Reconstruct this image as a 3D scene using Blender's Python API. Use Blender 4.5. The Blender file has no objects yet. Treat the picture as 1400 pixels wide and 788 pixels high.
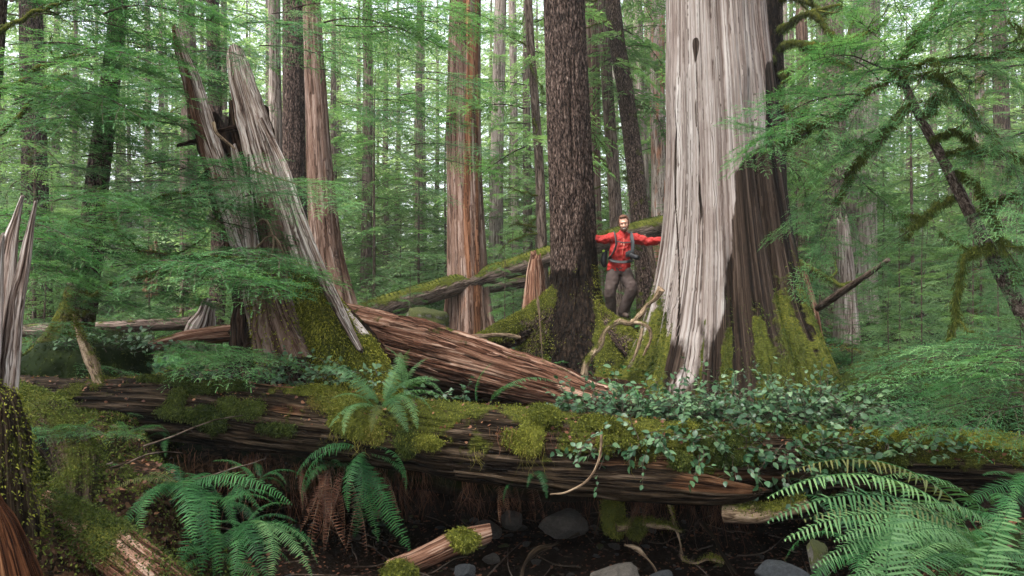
import bpy, math, random
import numpy as np
from mathutils import Vector, Matrix
PI = math.pi
R = math.radians
sc = bpy.context.scene
COL = sc.collection
CZ = 2.4                       # eye height above the stream bed

# ------------------------------------------------------------------ camera
cd = bpy.data.cameras.new('camera')
cam = bpy.data.objects.new('camera', cd)
COL.objects.link(cam)
cam.location = (0, 0, CZ)
cam.rotation_euler = (R(90), 0, 0)
cd.sensor_width = 36
cd.lens = 36 * 1000 / 1400
cd.clip_end = 1000
cd.clip_start = 0.05
cd.dof.use_dof = True
cd.dof.focus_distance = 9
cd.dof.aperture_fstop = 8
sc.camera = cam

# ------------------------------------------------------------------ light
SUN_EL, SUN_AZ = R(64), R(225)          # overcast: high, behind the camera and a little to the left
world = bpy.data.worlds.new('World')
sc.world = world
world.use_nodes = True
wn = world.node_tree
bg = wn.nodes['Background']
sky = wn.nodes.new('ShaderNodeTexSky')
sky.sky_type = 'NISHITA'
sky.sun_disc = False
sky.sun_elevation = SUN_EL
sky.sun_rotation = SUN_AZ
sky.dust_density = 3.0
sky.air_density = 1.0
hs = wn.nodes.new('ShaderNodeHueSaturation')
hs.inputs['Saturation'].default_value = 0.35
wn.links.new(sky.outputs[0], hs.inputs['Color'])
wn.links.new(hs.outputs[0], bg.inputs['Color'])
bg.inputs['Strength'].default_value = 0.12
sd = bpy.data.lights.new('sun', 'SUN')
sd.energy = 2.0
sd.angle = R(24)
sd.color = (1.0, 0.97, 0.92)
sun = bpy.data.objects.new('sun', sd)
COL.objects.link(sun)
# Nishita: rotation 0 puts the sun on +Y, growing clockwise seen from above
_d = Vector((math.sin(SUN_AZ) * math.cos(SUN_EL), math.cos(SUN_AZ) * math.cos(SUN_EL), math.sin(SUN_EL)))
sun.rotation_euler = _d.to_track_quat('Z', 'Y').to_euler()
sun.location = (0, 0, 30)
sc.view_settings.view_transform = 'Standard'
sc.view_settings.look = 'None'
sc.view_settings.exposure = 2.5
sc.view_settings.gamma = 1
sc.view_settings.use_curve_mapping = False
sc.cycles.max_bounces = 8
sc.cycles.diffuse_bounces = 2
sc.cycles.transmission_bounces = 4
sc.cycles.glossy_bounces = 2
sc.cycles.volume_bounces = 0
sc.cycles.use_denoising = True
sc.cycles.sample_clamp_indirect = 4

# ------------------------------------------------------------------ helpers
def W(px, py, d):
    """a point seen at pixel (px, py) of the 1400 x 788 photograph, d metres into the scene"""
    return np.array([(px - 700) / 1000 * d, d, CZ + (394 - py) / 1000 * d])

def _h(i, j, k, seed):
    n = (i * 374761393 + j * 668265263 + k * 2147483647 % 1013904223 + seed * 974634777) & 0xFFFFFFFF
    n = ((n ^ (n >> 13)) * 1274126177) & 0xFFFFFFFF
    n = ((n ^ (n >> 16)) * 2246822519) & 0xFFFFFFFF
    return ((n ^ (n >> 15)) & 0xFFFFFF) / float(0xFFFFFF)

def noise(p, seed=0):
    p = np.asarray(p, float)
    i = np.floor(p).astype(np.int64)
    f = p - i
    f = f * f * (3 - 2 * f)
    x, y, z = i[..., 0], i[..., 1], i[..., 2] * 7919
    zz = 7919
    out = 0
    for a in (0, 1):
        for b in (0, 1):
            for c in (0, 1):
                w = (f[..., 0] if a else 1 - f[..., 0]) * (f[..., 1] if b else 1 - f[..., 1]) * (f[..., 2] if c else 1 - f[..., 2])
                out = out + w * _h(x + a, y + b, z + c * zz, seed)
    return out * 2 - 1

def fbm(p, seed=0, octv=4, gain=.5):
    p = np.asarray(p, float)
    s, a, t = 0, 1.0, 0
    for o in range(octv):
        s = s + a * noise(p * 2.03 ** o + 17.3 * o, seed + o)
        t += a
        a *= gain
    return s / t

def sstep(a, b, x):
    t = np.clip((x - a) / (b - a), 0, 1)
    return t * t * (3 - 2 * t)

def unit(v):
    return v / np.maximum(np.linalg.norm(v, axis=-1, keepdims=True), 1e-9)

class G:
    """a bag of geometry: vertices, quads, triangles, vertex attributes"""
    def __init__(s):
        s.V, s.Q, s.T, s.A, s.n = [], [], [], {}, 0
        s.MQ, s.MT = [], []
    def add(s, V, Q=None, T=None, mi=0, **at):
        V = np.asarray(V, float).reshape(-1, 3)
        if Q is not None and len(Q):
            s.Q.append(np.asarray(Q, np.int64) + s.n); s.MQ.append(np.full(len(Q), mi))
        if T is not None and len(T):
            s.T.append(np.asarray(T, np.int64) + s.n); s.MT.append(np.full(len(T), mi))
        for k, v in at.items():
            v = np.asarray(v, float)
            if v.ndim == 0:
                v = np.full(len(V), float(v))
            s.A.setdefault(k, []).append((s.n, v))
        s.V.append(V)
        s.n += len(V)
        return s
    def arrays(s):
        V = np.concatenate(s.V)
        Q = np.concatenate(s.Q) if s.Q else np.zeros((0, 4), np.int64)
        T = np.concatenate(s.T) if s.T else np.zeros((0, 3), np.int64)
        MQ = np.concatenate(s.MQ) if s.MQ else np.zeros(0, int)
        MT = np.concatenate(s.MT) if s.MT else np.zeros(0, int)
        A = {}
        for k, lst in s.A.items():
            d = 3 if lst[0][1].ndim == 2 else 1
            arr = np.zeros((len(V), d)) if d == 3 else np.zeros(len(V))
            for o, v in lst:
                arr[o:o + len(v)] = v
            A[k] = arr
        return V, Q, T, MQ, MT, A

def mesh(name, g, mats, smooth=True, origin=(0, 0, 0)):
    V, Q, T, MQ, MT, A = g.arrays()
    V = V - np.asarray(origin, float)
    me = bpy.data.meshes.new(name)
    me.vertices.add(len(V))
    me.vertices.foreach_set('co', V.astype(np.float32).ravel())
    nl = Q.size + T.size
    me.loops.add(nl)
    me.loops.foreach_set('vertex_index', np.concatenate([Q.ravel(), T.ravel()]).astype(np.int32))
    nf = len(Q) + len(T)
    me.polygons.add(nf)
    st = np.concatenate([np.arange(len(Q)) * 4, Q.size + np.arange(len(T)) * 3]).astype(np.int32)
    me.polygons.foreach_set('loop_start', st)
    mats = mats if isinstance(mats, (list, tuple)) else [mats]
    for m in mats:
        me.materials.append(m)
    if len(mats) > 1:
        me.polygons.foreach_set('material_index', np.concatenate([MQ, MT]).astype(np.int32))
    me.polygons.foreach_set('use_smooth', np.full(nf, bool(smooth)))
    for k, v in A.items():
        a = me.attributes.new(k, 'FLOAT_VECTOR' if v.ndim == 2 else 'FLOAT', 'POINT')
        a.data.foreach_set('vector' if v.ndim == 2 else 'value', v.astype(np.float32).ravel())
    me.update(calc_edges=True)
    return me

def tag(o, label=None, cat=None, group=None, kind=None):
    if label: o['label'] = label
    if cat: o['category'] = cat
    if group: o['group'] = group
    if kind: o['kind'] = kind
    return o

def empty(name, loc, label=None, cat=None, group=None):
    o = bpy.data.objects.new(name, None)
    COL.objects.link(o)
    o.location = loc
    o.empty_display_size = .1
    return tag(o, label, cat, group)

def part(name, g, mats, parent=None, smooth=True, label=None):
    """g is in world coordinates; the part sits under its thing"""
    org = np.array(parent['_org']) if parent is not None and '_org' in parent else np.zeros(3)
    if parent is not None and '_org' not in parent:
        p = parent
        while p is not None:
            org = org + np.array(p.location)
            p = p.parent
    o = bpy.data.objects.new(name, mesh(name, g, mats, smooth, org))
    COL.objects.link(o)
    if parent is not None:
        o.parent = parent
    if label: o['label'] = label
    return o

def single(name, g, mats, label=None, cat=None, group=None, kind=None, smooth=True):
    V = np.concatenate(g.V)
    org = np.array([V[:, 0].mean(), V[:, 1].mean(), V[:, 2].min()])
    o = bpy.data.objects.new(name, mesh(name, g, mats, smooth, org))
    o.location = org
    COL.objects.link(o)
    return tag(o, label, cat, group, kind)

def structure(name, g, mats, smooth=True, kind='structure'):
    o = bpy.data.objects.new(name, mesh(name, g, mats, smooth))
    COL.objects.link(o)
    o['kind'] = kind
    return o

def dup(o, loc=None, rz=None, scale=None, label=None, group=None, parent=None):
    c = o.copy()
    COL.objects.link(c)
    c.parent = parent
    if loc is not None: c.location = loc
    if rz is not None: c.rotation_euler = (0, 0, rz)
    if scale is not None: c.scale = (scale,) * 3 if np.isscalar(scale) else scale
    if label: c['label'] = label
    if group: c['group'] = group
    for ch in list(o.children):
        dup(ch, parent=c)
    return c

def catmull(P, n):
    P = np.asarray(P, float)
    if len(P) == 2:
        t = np.linspace(0, 1, n)[:, None]
        return P[0] * (1 - t) + P[1] * t
    seg = np.r_[0, np.cumsum(np.maximum(np.linalg.norm(np.diff(P[:, :3], axis=0), axis=1), 1e-6))]
    Pe = np.vstack([2 * P[0] - P[1], P, 2 * P[-1] - P[-2]])
    s = np.linspace(0, seg[-1], n)
    k = np.clip(np.searchsorted(seg, s, 'right') - 1, 0, len(P) - 2)
    t = ((s - seg[k]) / (seg[k + 1] - seg[k]))[:, None]
    a, b, c, d = Pe[k], Pe[k + 1], Pe[k + 2], Pe[k + 3]
    return .5 * (2 * b + (c - a) * t + (2 * a - 5 * b + 4 * c - d) * t ** 2 + (3 * b - a - 3 * c + d) * t ** 3)

def frames(C, ref=None):
    T = unit(np.gradient(C, axis=0))
    U = np.zeros_like(T)
    r = np.array(ref if ref is not None else ([0, 1, 0] if abs(T[0][1]) < .9 else [0, 0, 1]), float)
    for i in range(len(T)):
        r = r - T[i] * np.dot(r, T[i])
        r = r / max(np.linalg.norm(r), 1e-9)
        U[i] = r
    return T, U, np.cross(T, U)

def tube(path, rad, nu=12, nv=20, disp=None, ell=(1, 1), ref=None, jag=0, capA=True, capB=True, seed=0, moss=None, alt=None, g=None, mi=0, fuzz=None):
    """tube along path; disp(th, s, C, O) gives a radial factor offset in metres; attributes fc, moss, alt.
    theta 0 points along ref (default +Y, away from the camera)"""
    P = np.asarray(path, float)
    X = catmull(np.c_[P, np.asarray(rad, float)], nv)
    C, r = X[:, :3], np.maximum(X[:, 3], .0008)
    T, U, B = frames(C, ref)
    s = np.r_[0, np.cumsum(np.linalg.norm(np.diff(C, axis=0), axis=1))]
    th = np.arange(nu) / nu * 2 * PI
    ct, st = np.cos(th), np.sin(th)
    O = U[:, None, :] * (ct * ell[0])[None, :, None] + B[:, None, :] * (st * ell[1])[None, :, None]
    rr = np.repeat(r[:, None], nu, 1)
    rm = float(np.median(r))
    fc = np.stack([rm * ct + 0 * rr, rm * st + 0 * rr, np.repeat(s[:, None], nu, 1)], -1)
    if disp is not None:
        rr = rr + disp(np.repeat(th[None], nv, 0), np.repeat(s[:, None], nu, 1), C[:, None, :] + O * rr[..., None], fc)
    V = C[:, None, :] + O * rr[..., None]
    if jag:
        j = noise(np.stack([fc[0, :, 0] * 9 + seed, fc[0, :, 1] * 9, 0 * ct], -1), seed + 5)
        k = max(2, nv // 12)
        for i in range(k):
            f = (1 - i / k) ** 2
            V[i] -= T[0] * (jag * j * f)[:, None]
            V[-1 - i] += T[-1] * (jag * noise(np.stack([fc[-1, :, 0] * 9, fc[-1, :, 1] * 9 + seed, 0 * ct], -1), seed + 6) * f)[:, None]
    Nrm = unit(O)
    V, fcv, Nv = V.reshape(-1, 3), fc.reshape(-1, 3), Nrm.reshape(-1, 3)
    i, j = np.meshgrid(np.arange(nv - 1), np.arange(nu), indexing='ij')
    j2 = (j + 1) % nu
    Q = np.stack([i * nu + j, i * nu + j2, (i + 1) * nu + j2, (i + 1) * nu + j], -1).reshape(-1, 4)
    Tt = []
    extraV, extrafc = [], []
    n = len(V)
    for e, do in ((0, capA), (nv - 1, capB)):
        if do:
            ring = e * nu + np.arange(nu)
            inn = V[ring] * .55 + V[ring].mean(0) * .45 + (T[e] * (1 if e == 0 else -1)) * jag * .5
            k = n + sum(len(x) for x in extraV)
            extraV.append(inn); extrafc.append(fcv[ring] * [.5, .5, 1])
            extraV.append(V[ring].mean(0)[None] + (T[e] * (1 if e == 0 else -1)) * jag * .8); extrafc.append(fcv[ring].mean(0)[None])
            a, b = np.arange(nu), (np.arange(nu) + 1) % nu
            q = np.stack([ring[a], ring[b], k + b, k + a], -1)
            t = np.stack([k + a, k + b, np.full(nu, k + nu)], -1)
            if e == 0: q, t = q[:, ::-1], t[:, ::-1]
            Q = np.vstack([Q, q]); Tt.append(t)
    if extraV:
        V = np.vstack([V] + extraV); fcv = np.vstack([fcv] + extrafc)
        Nv = np.vstack([Nv, np.repeat(Nv[:1], len(V) - len(Nv), 0)])
    g = g or G()
    at = {'fc': fcv + [seed * 3.7, 0, seed * 1.3]}
    at['moss'] = moss(V, Nv, fcv) if callable(moss) else np.full(len(V), 0.0 if moss is None else moss)
    at['alt'] = alt(V, Nv, fcv) if callable(alt) else np.full(len(V), 0.0 if alt is None else alt)
    g.add(V, Q, np.vstack(Tt) if Tt else None, mi, **at)
    g.last = (V, Nv, at['moss'])
    return g

def fuzz(pts, nrm, w, n, ln=(.015, .035), wd=.006, grav=.3, spread=.7, seed=0, g=None, lift=0.0, tri=True):
    """short moss blades rooted on sampled surface points"""
    rs = np.random.default_rng(seed)
    w = np.clip(w, 0, None)
    if w.sum() <= 0: return g or G()
    idx = rs.choice(len(pts), n, p=w / w.sum())
    P = pts[idx] + rs.normal(0, .012, (n, 3))
    N = nrm[idx]
    D = unit(N + rs.normal(0, spread, (n, 3)) + np.array([0, 0, -grav]))
    L = rs.uniform(ln[0], ln[1], n)[:, None] * (0.6 + .8 * noise(P * 6, seed)[:, None] ** 2)
    S = unit(np.cross(D, rs.normal(0, 1, (n, 3)))) * wd
    P = P + N * lift
    Mid = P + D * L * .5 + S * .3
    V = np.stack([P - S * .5, P + S * .5, Mid + S * .4, P + D * L + [0, 0, 1] * (-L * grav * .5)], 1).reshape(-1, 3)
    b = np.arange(n) * 4
    g = g or G()
    g.add(V, np.stack([b, b + 1, b + 2, b + 3], -1), None, 0, rnd=np.repeat(rs.random(n), 4))
    return g
# ------------------------------------------------------------------ materials
class NT:
    def __init__(s, name):
        s.m = bpy.data.materials.new(name)
        s.m.use_nodes = True
        s.t = s.m.node_tree
        s.b = s.t.nodes['Principled BSDF']
        s.out = s.t.nodes['Material Output']
    def n(s, typ, ins=None, **kw):
        nd = s.t.nodes.new('ShaderNode' + typ)
        for k, v in kw.items(): setattr(nd, k, v)
        for k, v in (ins or {}).items():
            if isinstance(v, bpy.types.NodeSocket): s.t.links.new(v, nd.inputs[k])
            else: nd.inputs[k].default_value = v
        return nd
    def attr(s, name, vec=False):
        nd = s.n('Attribute', attribute_name=name)
        return nd.outputs['Vector' if vec else 'Fac']
    def mapping(s, vec, scale):
        return s.n('Mapping', {'Vector': vec, 'Scale': scale}).outputs[0]
    def noise(s, vec, scale, detail=5, rough=.6, dist=0):
        return s.n('TexNoise', {'Vector': vec, 'Scale': scale, 'Detail': detail, 'Roughness': rough, 'Distortion': dist}).outputs['Fac']
    def ramp(s, fac, stops, interp='LINEAR'):
        nd = s.n('ValToRGB', {'Fac': fac})
        cr = nd.color_ramp
        cr.interpolation = interp
        while len(cr.elements) < len(stops): cr.elements.new(.5)
        for e, (p, c) in zip(cr.elements, stops):
            e.position = p
            e.color = (*c, 1) if not np.isscalar(c) else (c, c, c, 1)
        return nd.outputs['Color']
    def mix(s, f, a, b, blend='MIX'):
        nd = s.n('Mix', data_type='RGBA', blend_type=blend)
        for k, v in ((0, f), (6, a), (7, b)):
            if isinstance(v, bpy.types.NodeSocket): s.t.links.new(v, nd.inputs[k])
            elif k == 0: nd.inputs[k].default_value = v
            else: nd.inputs[k].default_value = (*v, 1)
        return nd.outputs[2]
    def math(s, op, a, b=0.0, c=0.0, clamp=False):
        nd = s.n('Math', {0: a, 1: b, 2: c}, operation=op, use_clamp=clamp)
        return nd.outputs[0]
    def bump(s, h, strength, dist, normal=None):
        ins = {'Height': h, 'Strength': strength, 'Distance': dist}
        if normal is not None: ins['Normal'] = normal
        return s.n('Bump', ins).outputs[0]
    def set(s, **kw):
        names = {'color': 'Base Color', 'rough': 'Roughness', 'spec': 'Specular IOR Level', 'normal': 'Normal', 'metal': 'Metallic', 'sheen': 'Sheen Weight', 'coat': 'Coat Weight'}
        for k, v in kw.items():
            i = s.b.inputs[names[k]]
            if isinstance(v, bpy.types.NodeSocket): s.t.links.new(v, i)
            elif k == 'color': i.default_value = (*v, 1)
            else: i.default_value = v
        return s.m

MOSS_D, MOSS_M, MOSS_L = (.010, .015, .003), (.050, .056, .010), (.16, .155, .027)

def wood(name, cols, alt=None, scale=14, stretch=.07, bump=.6, bd=.02, rough=.75, crack=.35, patch=.6, plate=False, spec=.05, warp=1.0, tint=(.62, .60, .58)):
    """fibrous wood or bark following the trunk, with moss where attribute moss says so, and a second palette where alt says so"""
    s = NT(name)
    fc = s.attr('fc', True)
    v = s.mapping(fc, (scale, scale, scale * stretch))
    w = s.noise(fc, 2.5, 3)
    v2 = s.n('VectorMath', {0: v, 1: s.n('Combine' + 'XYZ', {0: s.math('MULTIPLY', w, warp), 1: s.math('MULTIPLY', w, warp), 2: w}).outputs[0]}, operation='ADD').outputs[0]
    n1 = s.noise(v2, 1.0, 7, .62, .6 * warp)
    fine = s.noise(s.mapping(fc, (scale * 7, scale * 7, scale * 7 * stretch)), 1.0, 4, .7)
    if plate:
        vo = s.n('TexVoronoi', {'Vector': v2, 'Scale': 1.3, 'Randomness': 1.0}, feature='DISTANCE_TO_EDGE').outputs['Distance']
        n1 = s.math('MULTIPLY_ADD', s.math('MULTIPLY', vo, 1.3, clamp=True), .35, s.math('MULTIPLY', n1, .72))
    big = s.noise(s.mapping(fc, (1, 1, .3)), patch, 4)
    f = s.math('MULTIPLY_ADD', fine, .35, s.math('MULTIPLY', n1, .8))
    k = 1.0 / (len(cols) - 1)
    stops = [(.44 + .27 * i * k, c) for i, c in enumerate(cols)]
    c = s.ramp(f, stops)
    dark = s.ramp(big, [(.35, tint), (.62, (1.12, 1.1, 1.08))])
    c = s.mix(1.0, c, dark, 'MULTIPLY')
    if alt:
        stops = [(.44 + .27 * i / (len(alt) - 1), q) for i, q in enumerate(alt)]
        ca = s.ramp(f, stops)
        af = s.math('ADD', s.attr('alt'), s.math('MULTIPLY_ADD', s.noise(s.mapping(fc, (3, 3, .5)), 2.0, 5), .9, -.45))
        af = s.ramp(af, [(.45, 0.0), (.55, 1.0)])
        c = s.mix(af, c, ca)
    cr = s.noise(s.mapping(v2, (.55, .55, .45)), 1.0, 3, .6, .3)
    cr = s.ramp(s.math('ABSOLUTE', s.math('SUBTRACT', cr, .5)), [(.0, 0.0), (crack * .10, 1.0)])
    c = s.mix(cr, s.mix(1.0, c, (.22, .18, .16), 'MULTIPLY'), c)  # crack lines darkened: recess shade painted into the wood colour
    # moss
    mn = s.noise(fc, 5.0, 6, .65)
    mn2 = s.noise(fc, 60.0, 4, .7)
    mf = s.math('ADD', s.attr('moss'), s.math('MULTIPLY_ADD', mn, 1.3, -.65))
    mf = s.ramp(mf, [(.47, 0.0), (.60, 1.0)])
    mc = s.ramp(s.math('MULTIPLY_ADD', mn2, .6, s.math('MULTIPLY', s.noise(fc, 2.2, 4), .45)), [(.32, MOSS_D), (.52, MOSS_M), (.75, MOSS_L)])
    c = s.mix(mf, c, mc)
    h = s.math('MULTIPLY_ADD', fine, .3, s.math('MULTIPLY_ADD', cr, .5, n1))
    h = s.math('ADD', h, s.math('MULTIPLY', mf, s.math('MULTIPLY_ADD', mn2, .8, .5)))
    nrm = s.bump(h, bump, bd)
    return s.set(color=c, normal=nrm, rough=s.math('MULTIPLY_ADD', mf, .2, rough - .05), spec=spec)

M = {}
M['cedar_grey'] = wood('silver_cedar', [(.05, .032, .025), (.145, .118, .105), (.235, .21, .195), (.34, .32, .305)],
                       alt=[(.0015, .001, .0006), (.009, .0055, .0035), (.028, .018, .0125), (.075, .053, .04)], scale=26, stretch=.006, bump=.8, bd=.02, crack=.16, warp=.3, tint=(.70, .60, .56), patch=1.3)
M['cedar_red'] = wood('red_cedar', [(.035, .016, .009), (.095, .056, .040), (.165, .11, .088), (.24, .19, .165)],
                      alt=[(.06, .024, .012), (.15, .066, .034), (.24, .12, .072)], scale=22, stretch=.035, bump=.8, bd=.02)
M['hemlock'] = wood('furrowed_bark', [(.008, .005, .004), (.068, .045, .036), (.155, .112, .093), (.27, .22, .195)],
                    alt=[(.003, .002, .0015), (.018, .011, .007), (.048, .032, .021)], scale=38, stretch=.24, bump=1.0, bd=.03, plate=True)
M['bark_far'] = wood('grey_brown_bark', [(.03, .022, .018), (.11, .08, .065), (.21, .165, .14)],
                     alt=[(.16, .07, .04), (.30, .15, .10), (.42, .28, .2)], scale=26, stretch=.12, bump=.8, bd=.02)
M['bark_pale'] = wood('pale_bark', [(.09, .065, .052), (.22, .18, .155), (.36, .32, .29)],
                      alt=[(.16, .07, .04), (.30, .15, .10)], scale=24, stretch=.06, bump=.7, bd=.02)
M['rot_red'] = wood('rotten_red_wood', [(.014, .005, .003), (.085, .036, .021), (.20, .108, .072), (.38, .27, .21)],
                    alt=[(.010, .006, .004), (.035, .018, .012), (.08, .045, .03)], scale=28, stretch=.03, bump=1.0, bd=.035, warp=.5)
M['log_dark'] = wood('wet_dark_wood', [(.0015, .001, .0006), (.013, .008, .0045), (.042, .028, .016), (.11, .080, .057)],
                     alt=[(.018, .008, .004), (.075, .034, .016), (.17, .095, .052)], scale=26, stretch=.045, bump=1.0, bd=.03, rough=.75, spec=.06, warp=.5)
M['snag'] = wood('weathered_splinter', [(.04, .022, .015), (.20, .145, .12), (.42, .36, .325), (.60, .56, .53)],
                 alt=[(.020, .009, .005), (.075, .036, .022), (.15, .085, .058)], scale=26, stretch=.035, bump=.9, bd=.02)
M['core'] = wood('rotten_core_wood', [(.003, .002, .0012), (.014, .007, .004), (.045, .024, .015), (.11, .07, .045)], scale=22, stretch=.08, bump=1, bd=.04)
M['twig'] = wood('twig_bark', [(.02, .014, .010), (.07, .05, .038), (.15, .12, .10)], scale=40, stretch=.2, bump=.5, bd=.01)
M['root_pale'] = wood('pale_root', [(.07, .045, .03), (.20, .14, .09), (.34, .26, .18)], scale=40, stretch=.15, bump=.6, bd=.01)

def leafmat(name, dark, mid, light, transl=.3, rough=.45, spec=.4, back=None, cscale=1.2, tcol=1.6):
    s = NT(name)
    g = s.n('NewGeometry')
    oi = s.n('ObjectInfo').outputs['Random']
    a = s.attr('rnd')
    nz = s.noise(g.outputs['Position'], cscale, 3)
    f = s.math('MULTIPLY_ADD', a, .45, s.math('MULTIPLY_ADD', nz, .5, s.math('MULTIPLY_ADD', oi, .25, -.1)))
    c = s.ramp(f, [(.2, dark), (.5, mid), (.85, light)])
    s.set(color=c, rough=rough, spec=spec)
    if transl:
        tr = s.n('BsdfTranslucent', {'Color': s.mix(1.0, c, (tcol * .95, tcol, tcol * .6), 'MULTIPLY')})
        mx = s.n('MixShader', {0: transl, 1: s.b.outputs[0], 2: tr.outputs[0]})
        s.t.links.new(mx.outputs[0], s.out.inputs[0])
    return s.m

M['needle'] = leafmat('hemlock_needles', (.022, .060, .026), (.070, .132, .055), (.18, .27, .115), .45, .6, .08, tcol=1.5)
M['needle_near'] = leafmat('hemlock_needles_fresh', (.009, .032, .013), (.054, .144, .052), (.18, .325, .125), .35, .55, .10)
M['needle_far'] = leafmat('far_needles', (.060, .105, .060), (.125, .185, .095), (.23, .31, .165), .55, .6, .05, tcol=1.5)  # paler copy for far trees: haze and brighter light put into the colour
M['fern'] = leafmat('fern_green', (.008, .034, .012), (.032, .105, .032), (.11, .22, .065), .3, .5, .12, cscale=4)
M['fern_pale'] = leafmat('fern_blue_green', (.024, .070, .026), (.085, .165, .062), (.21, .32, .125), .32, .5, .14, cscale=4)
M['fern_dead'] = leafmat('dead_fern', (.030, .009, .004), (.12, .042, .018), (.30, .15, .075), .2, .7, cscale=5)
M['salal'] = leafmat('salal_leaf', (.012, .042, .016), (.040, .092, .038), (.12, .19, .085), .15, .42, .35, cscale=6)
M['cover'] = leafmat('ground_plant', (.010, .036, .012), (.032, .092, .030), (.09, .19, .06), .25, .6, .1, cscale=2)
M['moss'] = leafmat('moss_green', (.030, .038, .007), (.080, .088, .013), (.21, .205, .034), .2, .8, .1, cscale=5)
M['moss_dark'] = leafmat('moss_dark_green', (.010, .018, .004), (.036, .050, .010), (.105, .12, .024), .2, .8, .1, cscale=5)
M['moss_hang'] = leafmat('hanging_moss', (.05, .042, .010), (.14, .12, .025), (.30, .26, .07), .2, .8, .1, cscale=5)

def plain(name, col, rough=.7, nscale=20, var=.3, bump=.2, bd=.005, spec=.3, metal=0):
    s = NT(name)
    tc = s.n('TexCoord').outputs['Object']
    n = s.noise(tc, nscale, 5)
    c = s.mix(n, tuple(x * (1 - var) for x in col), tuple(min(1, x * (1 + var)) for x in col))
    return s.set(color=c, rough=rough, normal=s.bump(n, bump, bd), spec=spec, metal=metal)

def soil():
    s = NT('forest_floor')
    p = s.n('NewGeometry').outputs['Position']
    n = s.noise(p, 1.1, 6)
    f = s.noise(p, 30, 6, .7)
    v = s.n('TexVoronoi', {'Vector': p, 'Scale': 38.0}).outputs['Color']
    vb = s.n('SeparateColor', {0: v}).outputs[0]
    litter = s.ramp(s.math('MULTIPLY_ADD', vb, .5, s.math('MULTIPLY', f, .6)), [(.2, (.0025, .0015, .001)), (.55, (.016, .009, .005)), (.9, (.075, .040, .022))])
    mossc = s.ramp(f, [(.35, (.005, .008, .002)), (.6, (.012, .017, .004)), (.85, (.05, .055, .01))])
    mf = s.ramp(n, [(.47, 0.0), (.56, 1.0)])
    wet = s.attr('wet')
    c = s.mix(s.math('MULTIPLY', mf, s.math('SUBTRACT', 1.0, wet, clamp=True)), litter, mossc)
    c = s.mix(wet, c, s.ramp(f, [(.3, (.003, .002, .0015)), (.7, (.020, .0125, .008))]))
    return s.set(color=c, rough=.9, spec=.05, normal=s.bump(s.math('ADD', f, vb), .9, .03))
M['soil'] = soil()

def rockm(name, a, b, c3, mossy=0.0):
    s = NT(name)
    tc = s.n('TexCoord').outputs['Object']
    oi = s.n('ObjectInfo').outputs['Random']
    off = s.n('VectorMath', {0: tc, 1: s.n('CombineXYZ', {0: s.math('MULTIPLY', oi, 50.0)}).outputs[0]}, operation='ADD').outputs[0]
    n = s.noise(off, 6, 7, .7)
    f = s.noise(off, 45, 5, .7)
    c = s.ramp(s.math('MULTIPLY_ADD', f, .4, s.math('MULTIPLY', n, .65)), [(.3, a), (.5, b), (.72, c3)])
    nz = s.n('SeparateXYZ', {0: s.n('NewGeometry').outputs['Normal']}).outputs[2]
    mf = s.math('ADD', s.math('MULTIPLY_ADD', nz, .35, mossy - .5), s.noise(off, 3.5, 5))
    mf = s.ramp(mf, [(.50, 0.0), (.60, 1.0)])
    c = s.mix(mf, c, s.ramp(f, [(.3, MOSS_D), (.55, MOSS_M), (.8, MOSS_L)]))
    return s.set(color=c, rough=s.math('MULTIPLY_ADD', mf, .3, .55), spec=.25, normal=s.bump(s.math('MULTIPLY_ADD', n, 1.5, f), .9, .03))
M['rock'] = rockm('wet_stone', (.015, .012, .010), (.045, .038, .032), (.10, .09, .08), -.08)
M['rock_pale'] = rockm('pale_stone', (.022, .019, .016), (.07, .06, .05), (.15, .132, .115), -.15)
M['rock_slate'] = rockm('slate_stone', (.008, .009, .010), (.026, .029, .032), (.075, .082, .088), -.3)
M['rock_moss'] = rockm('mossy_stone', (.03, .025, .02), (.08, .07, .06), (.16, .15, .13), .5)

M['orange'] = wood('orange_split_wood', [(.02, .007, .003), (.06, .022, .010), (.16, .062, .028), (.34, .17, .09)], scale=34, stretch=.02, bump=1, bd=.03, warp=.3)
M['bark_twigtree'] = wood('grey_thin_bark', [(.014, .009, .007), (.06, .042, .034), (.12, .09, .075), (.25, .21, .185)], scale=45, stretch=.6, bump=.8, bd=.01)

M['fern_brown'] = leafmat('browning_fern', (.03, .06, .02), (.10, .10, .03), (.22, .15, .06), .3, .6, .2, cscale=5)

M['moss_bright'] = leafmat('bright_yellow_moss', (.040, .045, .008), (.15, .15, .020), (.36, .33, .055), .2, .8, .1, cscale=5)
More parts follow.
